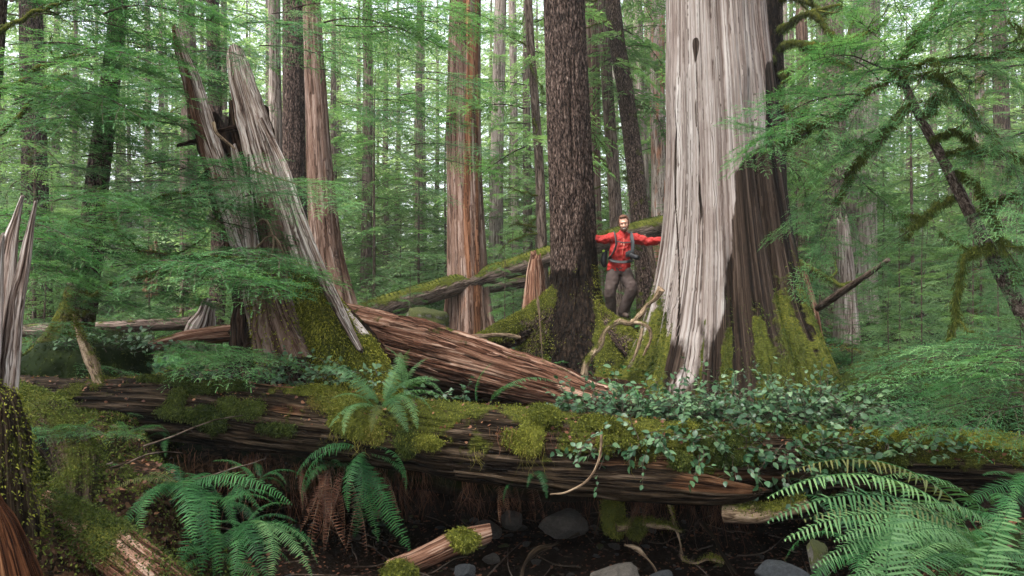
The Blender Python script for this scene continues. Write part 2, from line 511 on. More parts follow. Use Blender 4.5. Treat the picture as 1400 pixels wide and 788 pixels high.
# ------------------------------------------------------------------ ground
MOUND = 0.0
def ground_h(x, y):
    x = np.asarray(x, float); y = np.asarray(y, float)
    p = np.stack([x, y, 0 * x], -1)
    plateau = 1.12 + .35 * sstep(14, 40, y) + .25 * fbm(p * .25, 3, 3) + .10 * fbm(p * 1.1, 4, 3)
    # bump where the man stands, dip before the great cedar
    plateau = plateau + MOUND * np.exp(-(((x - 1.75) / .9) ** 2 + ((y - 12.25) / .55) ** 2))
    plateau = plateau - .55 * np.exp(-(((x - 3.0) / 2.2) ** 2 + ((y - 9.0) / 1.5) ** 2))
    bed = .12 + .10 * fbm(p * .9, 5, 3) + .05 * fbm(p * 5, 6, 3)
    bankf = sstep(7.0, 8.1, y + .35 * fbm(p * .7, 8, 3))
    h = bed * (1 - bankf) + plateau * bankf
    # left bank
    e_ = -1.35 - .95 * sstep(4.4, 5.6, y)
    lb = sstep(0, .9, e_ - x - .25 * fbm(p * 1.2, 9, 3)) * sstep(8.6, 7.4, y)
    lh = 1.34 + .15 * fbm(p * 1.0, 10, 3) + .16 * fbm(p * 3.0, 14, 3)
    h = np.where(y < 8.6, h + (np.maximum(lh, h) - h) * lb, h)
    # right bank near the big ferns
    rb = sstep(1.1, 2.4, x - .12 * (y - 3)) * sstep(4.6, 3.6, y)
    rh = 1.25 + .12 * fbm(p * 1.0, 11, 3)
    rh = rh - .3 * sstep(3.2, 1.6, y)
    h = h + (np.maximum(rh, h) - h) * rb
    h = h + .05 * fbm(p * 3.5, 12, 4)
    far = np.hypot(x, y)
    return h + sstep(50, 140, far) * 6

MOUND = 1.84 - float(ground_h(1.72, 12.0))
n = 560
u = np.linspace(-1, 1, n)
gx = 7 * u + 240 * u ** 7
v = np.linspace(0, 1, n)
gy = -25 + 26 * sstep(0, .14, v) + 14 * v + 260 * np.clip(v - .2, 0, 1) ** 5
X, Y = np.meshgrid(gx, gy, indexing='ij')
Z = ground_h(X, Y)
i, j = np.meshgrid(np.arange(n - 1), np.arange(n - 1), indexing='ij')
Q = np.stack([i * n + j, (i + 1) * n + j, (i + 1) * n + j + 1, i * n + j + 1], -1).reshape(-1, 4)
wet = sstep(.75, .35, Z) * sstep(9, 8, Y)
ground = structure('ground', G().add(np.stack([X, Y, Z], -1).reshape(-1, 3), Q, wet=wet.ravel()), M['soil'])

# earth shelf held by roots behind the fallen log: what makes the hollow under it dark
def shelf():
    nx, nr = 150, 40
    Z0 = .80
    g = G()
    xs = np.linspace(-4.2, 3.6, nx)
    th = np.arange(nr) / nr * 2 * PI
    Xs, TH = np.meshgrid(xs, th, indexing='ij')
    yc = 7.3 - .09 * Xs
    sx, sz = 1.35, .22
    cx = np.sign(np.cos(TH)) * np.abs(np.cos(TH)) ** .6
    sn = np.sign(np.sin(TH)) * np.abs(np.sin(TH)) ** .6
    P = np.stack([Xs, yc + cx * sx, Z0 + sn * sz], -1)
    P[..., 1] += .30 * fbm(P * [.9, 0, 1.5], 31, 4)
    P[..., 2] += .10 * fbm(P * [1.2, 1.2, 0], 32, 4) + .05 * fbm(P * 6, 33, 3)
    i, j = np.meshgrid(np.arange(nx - 1), np.arange(nr), indexing='ij')
    Q = np.stack([i * nr + j, i * nr + (j + 1) % nr, (i + 1) * nr + (j + 1) % nr, (i + 1) * nr + j], -1).reshape(-1, 4)
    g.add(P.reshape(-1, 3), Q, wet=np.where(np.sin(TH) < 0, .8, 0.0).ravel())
    return g
structure('earth_bank', shelf(), M['soil'])
# ------------------------------------------------------------------ big trunks
def px_path(pts):
    """[(px, py, depth, width_px)] -> path, radii"""
    return np.array([W(a, b, d) for a, b, d, w in pts]), np.array([w / 2000 * d for a, b, d, w in pts])

def cedar_disp(flute, fine, seed, base_s, base_amp, nl=7):
    def f(th, s, pos, fc):
        c = np.stack([np.cos(th) * 2.2, np.sin(th) * 2.2, s * .12], -1)
        d = flute * (1 - 2 * np.abs(fbm(c, seed, 3)))
        c2 = np.stack([np.cos(th) * 13, np.sin(th) * 13, s * .5], -1)
        d = d + fine * (1 - 2.4 * np.abs(fbm(c2, seed + 3, 4)))
        lob = fbm(np.stack([np.cos(th) * nl / 3, np.sin(th) * nl / 3, s * .15], -1), seed + 9, 2)
        k = np.exp(-s / base_s) * base_amp
        return d + k * (.5 + 1.7 * lob)
    return f

def furrow_disp(amp, seed, base_s=.6, base_amp=.2):
    def f(th, s, pos, fc):
        c2 = np.stack([np.cos(th) * 7, np.sin(th) * 7, s * 2.2], -1)
        d = amp * (1 - 2.6 * np.abs(fbm(c2, seed + 3, 4)))
        lob = fbm(np.stack([np.cos(th) * 1.9, np.sin(th) * 1.9, s * .3], -1), seed + 9, 2)
        return d + np.exp(-s / base_s) * base_amp * (.2 + 1.6 * lob)
    return f

TOPZ = 13.0

# --- the great cedar
gc = empty('cedar_tree', W(1000, 560, 11.0), 'giant grey cedar with stripped fluted trunk and mossy right base', 'tree')
P, r = px_path([(1000, 615, 11, 315), (1000, 560, 11, 292), (1000, 500, 11, 254), (997, 430, 11, 208), (994, 340, 11, 168), (989, 230, 11, 142), (984, 120, 11, 132), (978, 0, 11, 120), (968, -300, 11, 108), (950, -900, 11, 90)])
def gc_alt(V, N, fc):   # darker bark still clings to the right side below an old tear
    px = V[:, 0] / V[:, 1] * 1000 + 700
    py = 394 - (V[:, 2] - CZ) / V[:, 1] * 1000
    edge = 1012 + 8 * fbm(V * [0, 0, 3], 77, 3) - .12 * (py - 210)
    a = sstep(-24, 24, px - edge) * sstep(165, 235, py)
    a = np.maximum(a, .9 * sstep(1040, 1052, px) * sstep(60, 100, py))
    ln = 951 + 8 * sstep(50, 340, py) + 3 * fbm(V * [0, 0, 4], 61, 3)
    pr = .65 + .8 * fbm(V * [0, 0, 2.2], 62, 3)
    a = np.maximum(a, pr * np.exp(-((px - ln) / (2.2 + 3.0 * np.exp(-((py - 62) / 16) ** 2))) ** 2) * sstep(48, 56, py) * sstep(350, 300, py))
    a = np.maximum(a, .8 * np.exp(-((px - 926 - 3 * np.sin(py * .02)) / 1.5) ** 2) * sstep(150, 200, py))
    return np.maximum(a, .60 * sstep(290, 540, py))
def gc_moss(V, N, fc):
    px = V[:, 0] / V[:, 1] * 1000 + 700
    py = 394 - (V[:, 2] - CZ) / V[:, 1] * 1000
    m = sstep(1005, 1060, px) * sstep(180, 440, py) * .50 + sstep(400, 560, py) * .38
    m = m + sstep(925, 895, px) * sstep(300, 420, py) * .35
    st = fbm(np.stack([fc[:, 0] * 4, fc[:, 1] * 4, fc[:, 2] * .5], -1), 71, 3)
    an = np.arctan2(fc[:, 1], fc[:, 0])
    ft = fbm(np.stack([np.cos(an) * 5, np.sin(an) * 5, fc[:, 2] * .25], -1), 91, 3)
    gr = np.exp(-(ft / .16) ** 2) * sstep(370, 470, py) * .6
    return np.clip(m * (1 + .7 * st) + gr, 0, .8)
def cedar_d(th, s, pos, fc):
    d = cedar_disp(.06, .022, 5, 1.0, .50, 9)(th, s, pos, fc)
    ft = fbm(np.stack([np.cos(th) * 5, np.sin(th) * 5, s * .25], -1), 91, 3)
    d = d - .22 * np.exp(-s / 1.1) * np.exp(-(ft / .10) ** 2)
    # long fold down the front-left, beginning at an old wound
    a = (th - (-PI)) % (2 * PI)
    front = np.angle(np.exp(1j * (th - PI)))
    c = .36 + .05 * np.sin(s * .9) - .03 * s * .2
    d = d - .11 * np.exp(-((front - c) / .07) ** 2) * sstep(5.6, 4.9, s)
    d = d - .07 * np.exp(-((front + .25) / .05) ** 2) * sstep(3.4, 2.6, s)
    return d
g = tube(P, r, 460, 330, cedar_d, seed=1, moss=gc_moss, alt=gc_alt, ref=[0, 1, 0])
part('trunk', g, M['cedar_grey'], gc)
V, N, m = g.last
front = (V[:, 1] < 11.3) & (V[:, 2] < 5)
wgt = np.where(front, np.clip(m - .34 + .5 * fbm(V * 3, 8, 3), 0, 1), 0)
part('moss', fuzz(V, N, wgt, 26000, (.02, .06), .010, .6, .6, 3), M['moss_dark'], gc)

# --- the dark hemlock the man leans on, standing on its roots
hk = empty('hemlock_tree', W(785, 470, 12.2), 'dark furrowed hemlock with mossy spreading roots that the man leans on', 'tree')
P, r = px_path([(780, 520, 12.2, 180), (781, 475, 12.2, 142), (783, 430, 12.2, 98), (785, 390, 12.2, 66), (783, 300, 12.2, 60), (778, 180, 12.2, 57), (771, 0, 12.2, 53), (762, -250, 12.2, 52), (745, -800, 12.2, 44)])
def hk_moss(V, N, fc):
    py = 394 - (V[:, 2] - CZ) / V[:, 1] * 1000
    px = V[:, 0] / V[:, 1] * 1000 + 700
    return np.clip(sstep(380, 470, py) * (.14 + .5 * sstep(766, 745, px) + .5 * sstep(806, 826, px)) + sstep(802, 815, px) * sstep(150, 300, py) * .3, 0, .7)
def hk_alt(V, N, fc):
    py = 394 - (V[:, 2] - CZ) / V[:, 1] * 1000
    px = V[:, 0] / V[:, 1] * 1000 + 700
    return sstep(320, 410, py) * .9 + .5 * sstep(788, 800, px) * sstep(200, 300, py)
def hk_d(th, s, pos, fc):
    d = furrow_disp(.022, 15, .5, .30)(th, s, pos, fc)
    fr = np.angle(np.exp(1j * (th - PI)))
    sz = s
    d = d - .07 * np.exp(-((fr - .25 + .1 * np.sin(sz * 1.5)) / .10) ** 2) * sstep(1.2, 1.8, sz) * sstep(2.6, 2.2, sz)
    d = d - .07 * np.exp(-((fr - .05) / .06) ** 2) * sstep(3.4, 3.8, sz) * sstep(4.9, 4.4, sz)
    return d
g = tube(P, r, 260, 330, hk_d, seed=2, moss=hk_moss, alt=hk_alt, ref=[0, 1, 0])
part('trunk', g, M['hemlock'], hk)
fz = G()
V, N, m = g.last
fuzz(V, N, np.where((V[:, 1] < 12.4) & (V[:, 2] < 2.8), np.clip(m - .2 + .5 * fbm(V * 4, 9, 3), 0, 1), 0), 9000, (.02, .05), .010, .6, .6, 4, fz)
def root(parent, pts, seed, mat='hemlock', moss=.7, fzg=None, nf=3500, hang=.5, amp=.03, name='root'):
    P, r = px_path(pts)
    def d(th, s, pos, fc):
        return amp * fbm(pos * 5, seed, 4)
    def ms(V, N, fc):
        return np.clip(moss * (.55 + .6 * N[:, 2] + .4 * fbm(V * 3, seed, 3)), 0, .9)
    g = tube(P, r, 40, 70, d, seed=seed, moss=ms, alt=.3)
    o = part(name, g, M[mat], parent)
    if fzg is not None:
        V, N, m = g.last
        fuzz(V, N, np.clip(m - .3, 0, 1), nf, (.02, .05), .010, hang, .6, seed, fzg)
    return o
root(hk, [(772, 392, 12.1, 26), (752, 422, 12.0, 40), (722, 444, 11.8, 42), (690, 458, 11.5, 38), (662, 471, 11.2, 32), (636, 492, 11.0, 28)], 21, fzg=fz, nf=7000)
root(hk, [(768, 415, 12.0, 24), (745, 450, 11.8, 32), (728, 480, 11.6, 32), (716, 515, 11.4, 34)], 22, fzg=fz, moss=.5)
root(hk, [(794, 395, 12.0, 26), (812, 430, 11.9, 32), (834, 450, 11.8, 36), (858, 468, 11.6, 34), (876, 494, 11.4, 30), (884, 525, 11.2, 26)], 23, fzg=fz, nf=7000)
root(hk, [(790, 430, 12.0, 30), (800, 465, 11.8, 26), (800, 505, 11.6, 24), (796, 540, 11.5, 22)], 24, fzg=fz, moss=.15, nf=500)
root(hk, [(775, 425, 12.0, 30), (766, 465, 11.8, 24), (772, 500, 11.6, 22), (768, 540, 11.5, 20)], 25, fzg=fz, moss=.15, nf=500)
0 and root(hk, [(820, 446, 11.8, 30), (842, 440, 11.7, 26), (868, 436, 11.6, 26), (892, 442, 11.4, 22), (905, 470, 11.3, 18)], 26, fzg=fz)
part('moss', fz, M['moss'], hk)

# --- straight red-streaked cedar in the middle
mc = empty('cedar_tree', W(640, 455, 16), 'straight cedar with torn orange strip down its grey bark', 'tree')
P, r = px_path([(640, 485, 16, 78), (641, 455, 16, 62), (640, 400, 16, 52), (637, 300, 16, 46), (634, 180, 16, 43), (635, 60, 16, 40), (637, -80, 16, 38), (640, -500, 16, 30)])
def mc_alt(V, N, fc):
    px = V[:, 0] / V[:, 1] * 1000 + 700
    py = 394 - (V[:, 2] - CZ) / V[:, 1] * 1000
    e = 641 + 6 * fbm(V * [0, 0, .8], 5, 3)
    a = np.exp(-((px - e) / 5) ** 2) * sstep(460, 330, np.abs(py - 120) + 150) + np.exp(-((px - 652) / 4) ** 2) * .7
    a = a + sstep(330, 400, py) * .35
    return a
part('trunk', tube(P, r, 120, 200, cedar_disp(.03, .015, 40, .8, .25), seed=3, alt=mc_alt, moss=lambda V, N, fc: sstep(3.0, 1.2, V[:, 2]) * .3, ref=[0, 1, 0]), M['cedar_red'], mc)

# --- cedars behind the broken stump on the left
def simple_tree(pts, mat, label, seed, nu=72, nv=150, flute=.02, fine=.012, ba=.12, alt=0.0, moss=0.0, name='cedar_tree', group=None, cat='tree', bs=.8, furrow=False, loc=None):
    P, r = px_path(pts)
    t = empty(name, P[0], label, cat, group)
    d = furrow_disp(fine, seed, bs, ba) if furrow else cedar_disp(flute, fine, seed, bs, ba)
    o = part('trunk', tube(P, r, nu, nv, d, seed=seed, alt=alt, moss=moss, ref=[0, 1, 0]), M[mat], t)
    return t
def top_alt(V, N, fc): return .5 + .3 * fbm(V * [1, 1, .2], 50, 2)
simple_tree([(465, 470, 14, 66), (458, 420, 14, 52), (447, 350, 14, 40), (439, 260, 14, 34), (433, 150, 14, 27), (427, 30, 14, 21), (420, -150, 14, 17), (412, -400, 14, 14)], 'cedar_red', 'orange-brown cedar with flared base behind the broken stump', 41, alt=.22)
simple_tree([(402, 470, 15, 50), (402, 400, 15, 38), (403, 300, 15, 30), (402, 180, 15, 27), (401, 60, 15, 25), (399, -100, 15, 22), (396, -500, 15, 18)], 'hemlock', 'dark brown trunk standing between pale trunk and orange cedar', 42, moss=.1)
simple_tree([(375, 470, 15.8, 24), (376, 300, 15.8, 19), (376, 180, 15.8, 16), (375, 60, 15.8, 13), (373, -100, 15.8, 16), (370, -500, 15.8, 13)], 'bark_pale', 'slim pale grey trunk behind the tip of the broken stump', 43)
# left foreground hemlock, mossy foot
lh = simple_tree([(60, 520, 8.6, 80), (82, 480, 8.6, 54), (104, 430, 8.6, 42), (122, 350, 8.6, 31), (133, 250, 8.6, 26), (146, 150, 8.6, 23), (157, 60, 8.6, 20), (163, 0, 8.6, 19), (180, -150, 8.6, 17), (215, -500, 8.6, 13)], 'hemlock',
            'leaning dark hemlock at left with mossy foot and layered boughs', 44, nu=90, nv=220, fine=.012, name='hemlock_tree', furrow=True, ba=.15,
            alt=.35, moss=lambda V, N, fc: sstep(3.6, 1.6, V[:, 2]) * .75)
# ------------------------------------------------------------------ hemlock boughs
def twigs(g, P, D, N, L, Wd, rnd, fine, rs):
    """needle sprays: a flat diamond each, or, when fine, a comb of needles"""
    n = len(P)
    S = unit(np.cross(D, N))
    L = L[:, None]; Wd = Wd[:, None]
    if not fine:
        V = np.stack([P, P + D * L * .35 + S * Wd * .5, P + D * L + [0, 0, -.12] * L, P + D * L * .35 - S * Wd * .5], 1).reshape(-1, 3)
        b = np.arange(n) * 4
        g.add(V, np.stack([b, b + 1, b + 2, b + 3], -1), None, 0, rnd=np.repeat(rnd, 4))
        return
    k = fine
    for q in range(k):
        t = (q + .15) / k
        wq = Wd * (1 - .55 * t) * rs.uniform(.75, 1.15, (n, 1))
        C = P + D * L * t + [0, 0, -.12] * (L * t * t)
        for sgn in (1, -1):
            tip = C + S * wq * .5 * sgn + D * (L / k * .9) + N * rs.normal(0, .12, (n, 1)) * Wd
            V = np.stack([C - D * L / k * .12, C + D * L / k * .62, tip], 1).reshape(-1, 3)
            b = np.arange(n) * 3
            g.add(V, None, np.stack([b, b + 1, b + 2], -1), 0, rnd=np.repeat(rnd, 3))
    tip = P + D * L + [0, 0, -.12] * L
    V = np.stack([P + D * L * .8 - S * Wd * .12, P + D * L * .8 + S * Wd * .12, tip + D * L * .06], 1).reshape(-1, 3)
    b = np.arange(n) * 3
    g.add(V, None, np.stack([b, b + 1, b + 2], -1), 0, rnd=np.repeat(rnd, 3))

def bough_geo(L=1.5, nl=20, nt=9, fine=0, seed=0, width=.42, droop=.28, rise=.10, tw=.017, bare=.10, wood_r=.010, sub=None):
    rs = np.random.default_rng(seed)
    g = G()
    cur = rs.normal(0, .10)
    def stem(t):
        t = np.asarray(t)
        return np.stack([L * t * (1 - .04 * t), L * cur * t * t + .02 * L * np.sin(t * 7 + seed), L * (rise * t - droop * t * t)], -1)
    t = np.repeat(np.linspace(bare, .985, nl), 2) + rs.normal(0, .35 / nl, nl * 2)
    t = np.clip(t, bare * .7, .99)
    sgn = np.tile([1., -1.], nl)
    env = np.sin(PI * np.clip(t * .80 + .17, 0, 1)) ** .75 * rs.uniform(.7, 1.12, nl * 2)
    env *= (rs.random(nl * 2) > .07)
    l = np.maximum(width * L * env, .05 * L)
    phi = R(62) - R(30) * t + rs.normal(0, R(7), nl * 2)
    base = stem(t)
    ld = np.stack([np.cos(phi), np.sin(phi) * sgn, rs.normal(.02, .10, nl * 2)], -1)
    ld = unit(ld)
    up = np.array([0, 0, 1.0])
    # lateral stems as thin ribbons
    K = 3
    for q in range(K):
        u0, u1 = q / K, (q + 1) / K
        def lp(u): return base + ld * (l * u)[:, None] + up * (-.30 * l * u * u)[:, None]
        a, b = lp(u0), lp(u1)
        S = unit(np.cross(ld, up)) ; w0 = (wood_r * .35 * (1 - u0 * .7)); w1 = (wood_r * .35 * (1 - u1 * .7))
        V = np.stack([a - S * w0, a + S * w0, b + S * w1, b - S * w1], 1).reshape(-1, 3)
        o = np.arange(len(a)) * 4
        g.add(V, np.stack([o, o + 1, o + 2, o + 3], -1), None, 1, rnd=0, fc=V * .3)
    # sprays along laterals
    u = (np.arange(nt) + .6) / nt
    U = np.broadcast_to(u[None, :], (nl * 2, nt)) + rs.normal(0, .3 / nt, (nl * 2, nt))
    U = np.clip(U, .05, 1)
    P = base[:, None] + ld[:, None] * (l[:, None] * U)[..., None] + up * (-.30 * l[:, None] * U * U)[..., None]
    tl = np.clip(l[:, None] * .42 * (1 - U * .62), .035, .16) * rs.uniform(.75, 1.25, U.shape)
    for sg in (1, -1):
        ang = R(50) + rs.normal(0, R(9), U.shape)
        ax = np.stack([-ld[:, 1], ld[:, 0], 0 * ld[:, 0]], -1)
        D = ld[:, None] * np.cos(ang)[..., None] + ax[:, None] * (np.sin(ang) * sg)[..., None]
        D = unit(D + rs.normal(0, .10, D.shape) + [0, 0, -.08])
        N = unit(rs.normal(0, .22, D.shape) + up)
        m = (rs.random(U.shape) > .06).ravel()
        rn = (rs.random((nl * 2, 1)) * .5 + rs.random(U.shape) * .3 + U * .25).ravel()
        twigs(g, P.reshape(-1, 3)[m], D.reshape(-1, 3)[m], N.reshape(-1, 3)[m], tl.ravel()[m], np.full(m.sum(), tw) * rs.uniform(.8, 1.2, m.sum()), rn[m], fine, rs)
    # tips
    Pt = base + ld * l[:, None] + up * (-.30 * l)[:, None]
    twigs(g, Pt, unit(ld + [0, 0, -.35]), np.repeat(up[None], nl * 2, 0), np.clip(l * .3, .03, .1), np.full(nl * 2, tw), rs.random(nl * 2) * .3 + .6, fine, rs)
    C = stem(np.linspace(0, 1, 10))
    tb = tube(C, np.linspace(wood_r, wood_r * .2, 10), 5, 10, capA=False, capB=False)
    V, Q, T, _, _, A = tb.arrays()
    g.add(V, Q, T, 1, rnd=0, fc=A['fc'])
    return g

def xform(g, Mx):
    """geometry of g moved by a 4x4, as a fresh add-able tuple"""
    V, Q, T, MQ, MT, A = g
    return V @ Mx[:3, :3].T + Mx[:3, 3], Q, T, MQ, MT, A

def add_arrays(G_, arr, Mx, rshift=0):
    V, Q, T, MQ, MT, A = arr
    V = V @ Mx[:3, :3].T + Mx[:3, 3]
    G_.Q.append(Q + G_.n); G_.MQ.append(MQ)
    if len(T): G_.T.append(T + G_.n); G_.MT.append(MT)
    for k, v in A.items():
        G_.A.setdefault(k, []).append((G_.n, v * .75 + rshift if k == 'rnd' else v))
    G_.V.append(V); G_.n += len(V)

def basis(origin, xdir, roll=0, scale=1.0, up=(0, 0, 1)):
    x = unit(np.asarray(xdir, float)[None])[0]
    u = np.asarray(up, float)
    y = np.cross(u, x); y = y / max(np.linalg.norm(y), 1e-6)
    z = np.cross(x, y)
    y2 = y * math.cos(roll) + z * math.sin(roll)
    z2 = np.cross(x, y2)
    Mx = np.eye(4)
    Mx[:3, 0], Mx[:3, 1], Mx[:3, 2] = x * scale, y2 * scale, z2 * scale
    Mx[:3, 3] = origin
    return Mx

# near boughs: eight meshes shared by every near tree
NEAR = [mesh('bough', bough_geo(1.5, 14, 7, 5, 100 + i, .44, .26 + .03 * (i % 3), .10, .026), [M['needle_near'], M['twig']], smooth=False) for i in range(8)]
for i in range(8): NEAR[i].name = 'bough_foliage'
def bough(parent, base, tip, k=0, roll=0.0, mats=None, name='bough', wide=1.0):
    """a bough from base to tip, both world points; its Empty parent sits at parent.location"""
    base = np.asarray(base, float); tip = np.asarray(tip, float)
    tip = tip + [0, 0, .18 * np.linalg.norm(tip - base)]
    o = bpy.data.objects.new(name, NEAR[k % 8])
    COL.objects.link(o)
    o.parent = parent
    s = np.linalg.norm(tip - base) / 1.5
    Mx = basis(base - np.array(parent.location), tip - base, roll, s)
    Mx[:3, 1] *= wide
    o.matrix_basis = Matrix(Mx.tolist())
    return o

ARR = {}
ARR['mid'] = [bough_geo(1.5, 13, 6, 0, 200 + i, .42, .30, .10, .030).arrays() for i in range(5)]
ARR['far'] = [bough_geo(1.5, 7, 4, 0, 300 + i, .45, .34, .10, .062, wood_r=.014).arrays() for i in range(4)]
for k in ARR:
    for a in ARR[k]:
        a[5].pop('fc', None)

def crown_geo(kind, h0, h1, n, lmax, seed, taper=.8, lmin=.5, droop=.15, trunk_r=.06, lean=0):
    rs = np.random.default_rng(seed)
    g = G()
    for i in range(n):
        f = (i + rs.random()) / n
        z = h0 + (h1 - h0) * f
        L = lmax * max((1 - f) ** taper, 0) * rs.uniform(.6, 1.15) + lmin
        a = i * 2.399 + rs.normal(0, .4)
        el = .25 * (1 - f) * rs.normal(-.5, .8) + .35 * f
        d = np.array([math.cos(a) * math.cos(el), math.sin(a) * math.cos(el), math.sin(el)])
        add_arrays(g, ARR[kind][rs.integers(len(ARR[kind]))], basis((d[0] * trunk_r + lean * z, d[1] * trunk_r, z), d, rs.normal(0, .2), L / 1.5), rs.random() * .25)
    return g

# ------------------------------------------------------------------ dead mossy branches
def crooked(p0, d, L, n, rs, wob=.25, sag=0.0, rise=0.0):
    P = [np.asarray(p0, float)]
    d = unit(np.asarray(d, float)[None])[0]
    for i in range(n):
        d = unit((d + rs.normal(0, wob, 3) * [1, 1, .8] + [0, 0, rise - sag])[None])[0]
        P.append(P[-1] + d * L / n)
    return np.array(P)

def branchset(parent, specs, seed, mossamt=.8, side=3, mat='twig', mossmat='moss_dark', hang=1.2, dens=900, tipr=.25, name='branch', blen=(.015, .05)):
    """each spec is (points, r0, r1): one child 'branch' per limb with its twigs, one child 'moss' for all of them"""
    rs = np.random.default_rng(seed)
    fz = G()
    for q, (pts, r0, r1) in enumerate(specs):
        g = G()
        P = catmull(np.asarray(pts, float), 14)
        P[1:-1] += rs.normal(0, .012, (12, 3))
        L = np.linalg.norm(np.diff(P, axis=0), axis=1).sum()
        tube(P, np.linspace(r0, r1, 14), 8, 40, lambda th, s, pos, fc: .25 * r0 * fbm(pos * 18, seed + q, 3), seed=q, moss=mossamt, g=g)
        V, N, m = g.last
        if mossamt > .3:
            fuzz(V, N * .5 + [0, 0, -.1], np.ones(len(V)), int(dens * 2.2 * L), blen, .0032, hang, .7, seed + q, fz)
        for k in range(side):
            i = int(rs.integers(3, 12))
            dd = unit((P[i + 1] - P[i])[None])[0]
            sp = unit(np.cross(dd, rs.normal(0, 1, 3))[None])[0]
            S = crooked(P[i], dd * .7 + sp * .8 + [0, 0, .1], L * rs.uniform(.15, .4), 5, rs, .3)
            tube(S, np.linspace(r0 * .4, r0 * .08, 6), 5, 14, seed=q + k, moss=mossamt, g=g)
            if mossamt > .3:
                V, N, m = g.last
                fuzz(V, N * .5 + [0, 0, -.1], np.ones(len(V)), int(dens * .8 * L * .3), (blen[0], blen[1] * .8), .003, hang, .7, seed + q + k * 7, fz)
        part(name, g, M[mat], parent)
    if fz.n:
        part('moss', fz, M[mossmat], parent)

# ------------------------------------------------------------------ ferns
def frond_geo(L=.9, npin=34, width=.11, a0=70, a1=-45, seed=0, serr=False, bare=.14, pw=.011, twist=.0, droopp=.35):
    """a sword fern frond in the XZ plane, growing along +X and arching over; a0, a1 are its slopes at base and tip"""
    rs = np.random.default_rng(seed)
    n = 40
    t = np.linspace(0, 1, n)
    ang = R(a0) + (R(a1) - R(a0)) * t ** .9
    ds = L / (n - 1)
    lat = .05 * rs.normal() * L * t ** 2 + twist * L * t ** 2
    X = np.r_[0, np.cumsum(np.cos(ang[:-1]) * ds)]
    Z = np.r_[0, np.cumsum(np.sin(ang[:-1]) * ds)]
    C = np.stack([X, lat, Z], -1)
    g = G()
    tb = tube(C, np.linspace(.0032, .0008, n) * (L / .9), 4, n, capA=False, capB=False)
    V, Q, T, _, _, A = tb.arrays()
    g.add(V, Q, T, 1, rnd=.3, fc=A['fc'])
    tp = np.linspace(bare, .995, npin)
    base = np.stack([np.interp(tp, t, C[:, k]) for k in range(3)], -1)
    tan = unit(np.stack([np.interp(tp, t, np.gradient(C[:, k], t)) for k in range(3)], -1))
    nrm = unit(np.cross(tan, [0, 1, 0]) * -1.0)
    nrm = np.where((nrm[:, 2:3] < 0) & (tan[:, 0:1] > 0), -nrm, nrm)
    side = unit(np.cross(nrm, tan))
    e = np.clip((tp - bare) / (1 - bare), 0, 1)
    ln = width * np.minimum(1, (.55 + 2.2 * e)) * (1 - e ** 2.2) ** .8 + .006
    for sg in (1, -1):
        l = (ln * rs.uniform(.80, 1.10, npin) * np.where(rs.random(npin) < .05, rs.uniform(.1, .6, npin), 1))[:, None]
        D = unit(side * sg + tan * (.28 + rs.normal(0, .10, (npin, 1))) * (rs.random((npin, 1)) < 2) - nrm * (.10 + rs.normal(0, .14, (npin, 1))))
        dr = -nrm * droopp * l
        w = pw * (.75 + .5 * (1 - e))[:, None]
        # lance shape: 4 stations
        K = [0, .12, .55, .85, 1.0]
        hw = [.25, 1.0, .8, .42, 0.02]
        cols = []
        for kk, hh in zip(K, hw):
            c = base + D * l * kk + dr * kk * kk
            cols += [c + tan * w * .5 * hh, c - tan * w * .5 * hh]
        V = np.stack(cols, 1).reshape(-1, 3)
        b = np.arange(npin)[:, None] * 10
        Q = np.concatenate([b + [2 * k, 2 * k + 1, 2 * k + 3, 2 * k + 2] for k in range(4)])
        g.add(V, Q, None, 0, rnd=np.repeat(rs.random(npin) * .35 + .25 * e, 10))
    return g

FR_SPECS = [(60, -35), (70, -55), (50, -50), (75, -15), (40, -70), (62, -80), (8, -28)]
STEMM = M['cover']
FROND = {}
for key, mt, pw, npn in (('green', 'fern', .0105, 40), ('pale', 'fern_pale', .0095, 46), ('dead', 'fern_dead', .009, 26), ('brown', 'fern_brown', .009, 36)):
    FROND[key] = [mesh('frond', frond_geo(.9, npn, .105 if key != 'dead' else .06, a, b, 500 + i, pw=pw, droopp=.3 if key != 'dead' else 1.1), [M[mt], M['root_pale'] if key == 'dead' else M['cover']], smooth=False) for i, (a, b) in enumerate(FR_SPECS)]
def fern(loc, n, L, key='green', az=(0, 2 * PI), seed=0, label='', group=None, tilt=(0, 0), name='sword_fern', cat='fern', kinds=None, roll=.25):
    rs = np.random.default_rng(seed)
    t = empty(name, loc, label, cat, group)
    for i in range(n):
        a = az[0] + (az[1] - az[0]) * (i + rs.random() * .8) / n
        o = bpy.data.objects.new('frond', FROND[key][int(rs.integers(6)) if kinds is None else kinds[i % len(kinds)]])
        COL.objects.link(o)
        o.parent = t
        o.location = (rs.normal(0, .015), rs.normal(0, .015), 0)
        o.rotation_euler = (rs.normal(0, roll), rs.uniform(*tilt) if tilt != (0, 0) else rs.normal(0, .2), a)
        s = L / .9 * rs.uniform(.7, 1.1)
        o.scale = (s, s * rs.uniform(.9, 1.1), s)
    return t
_fr = random.Random(3)
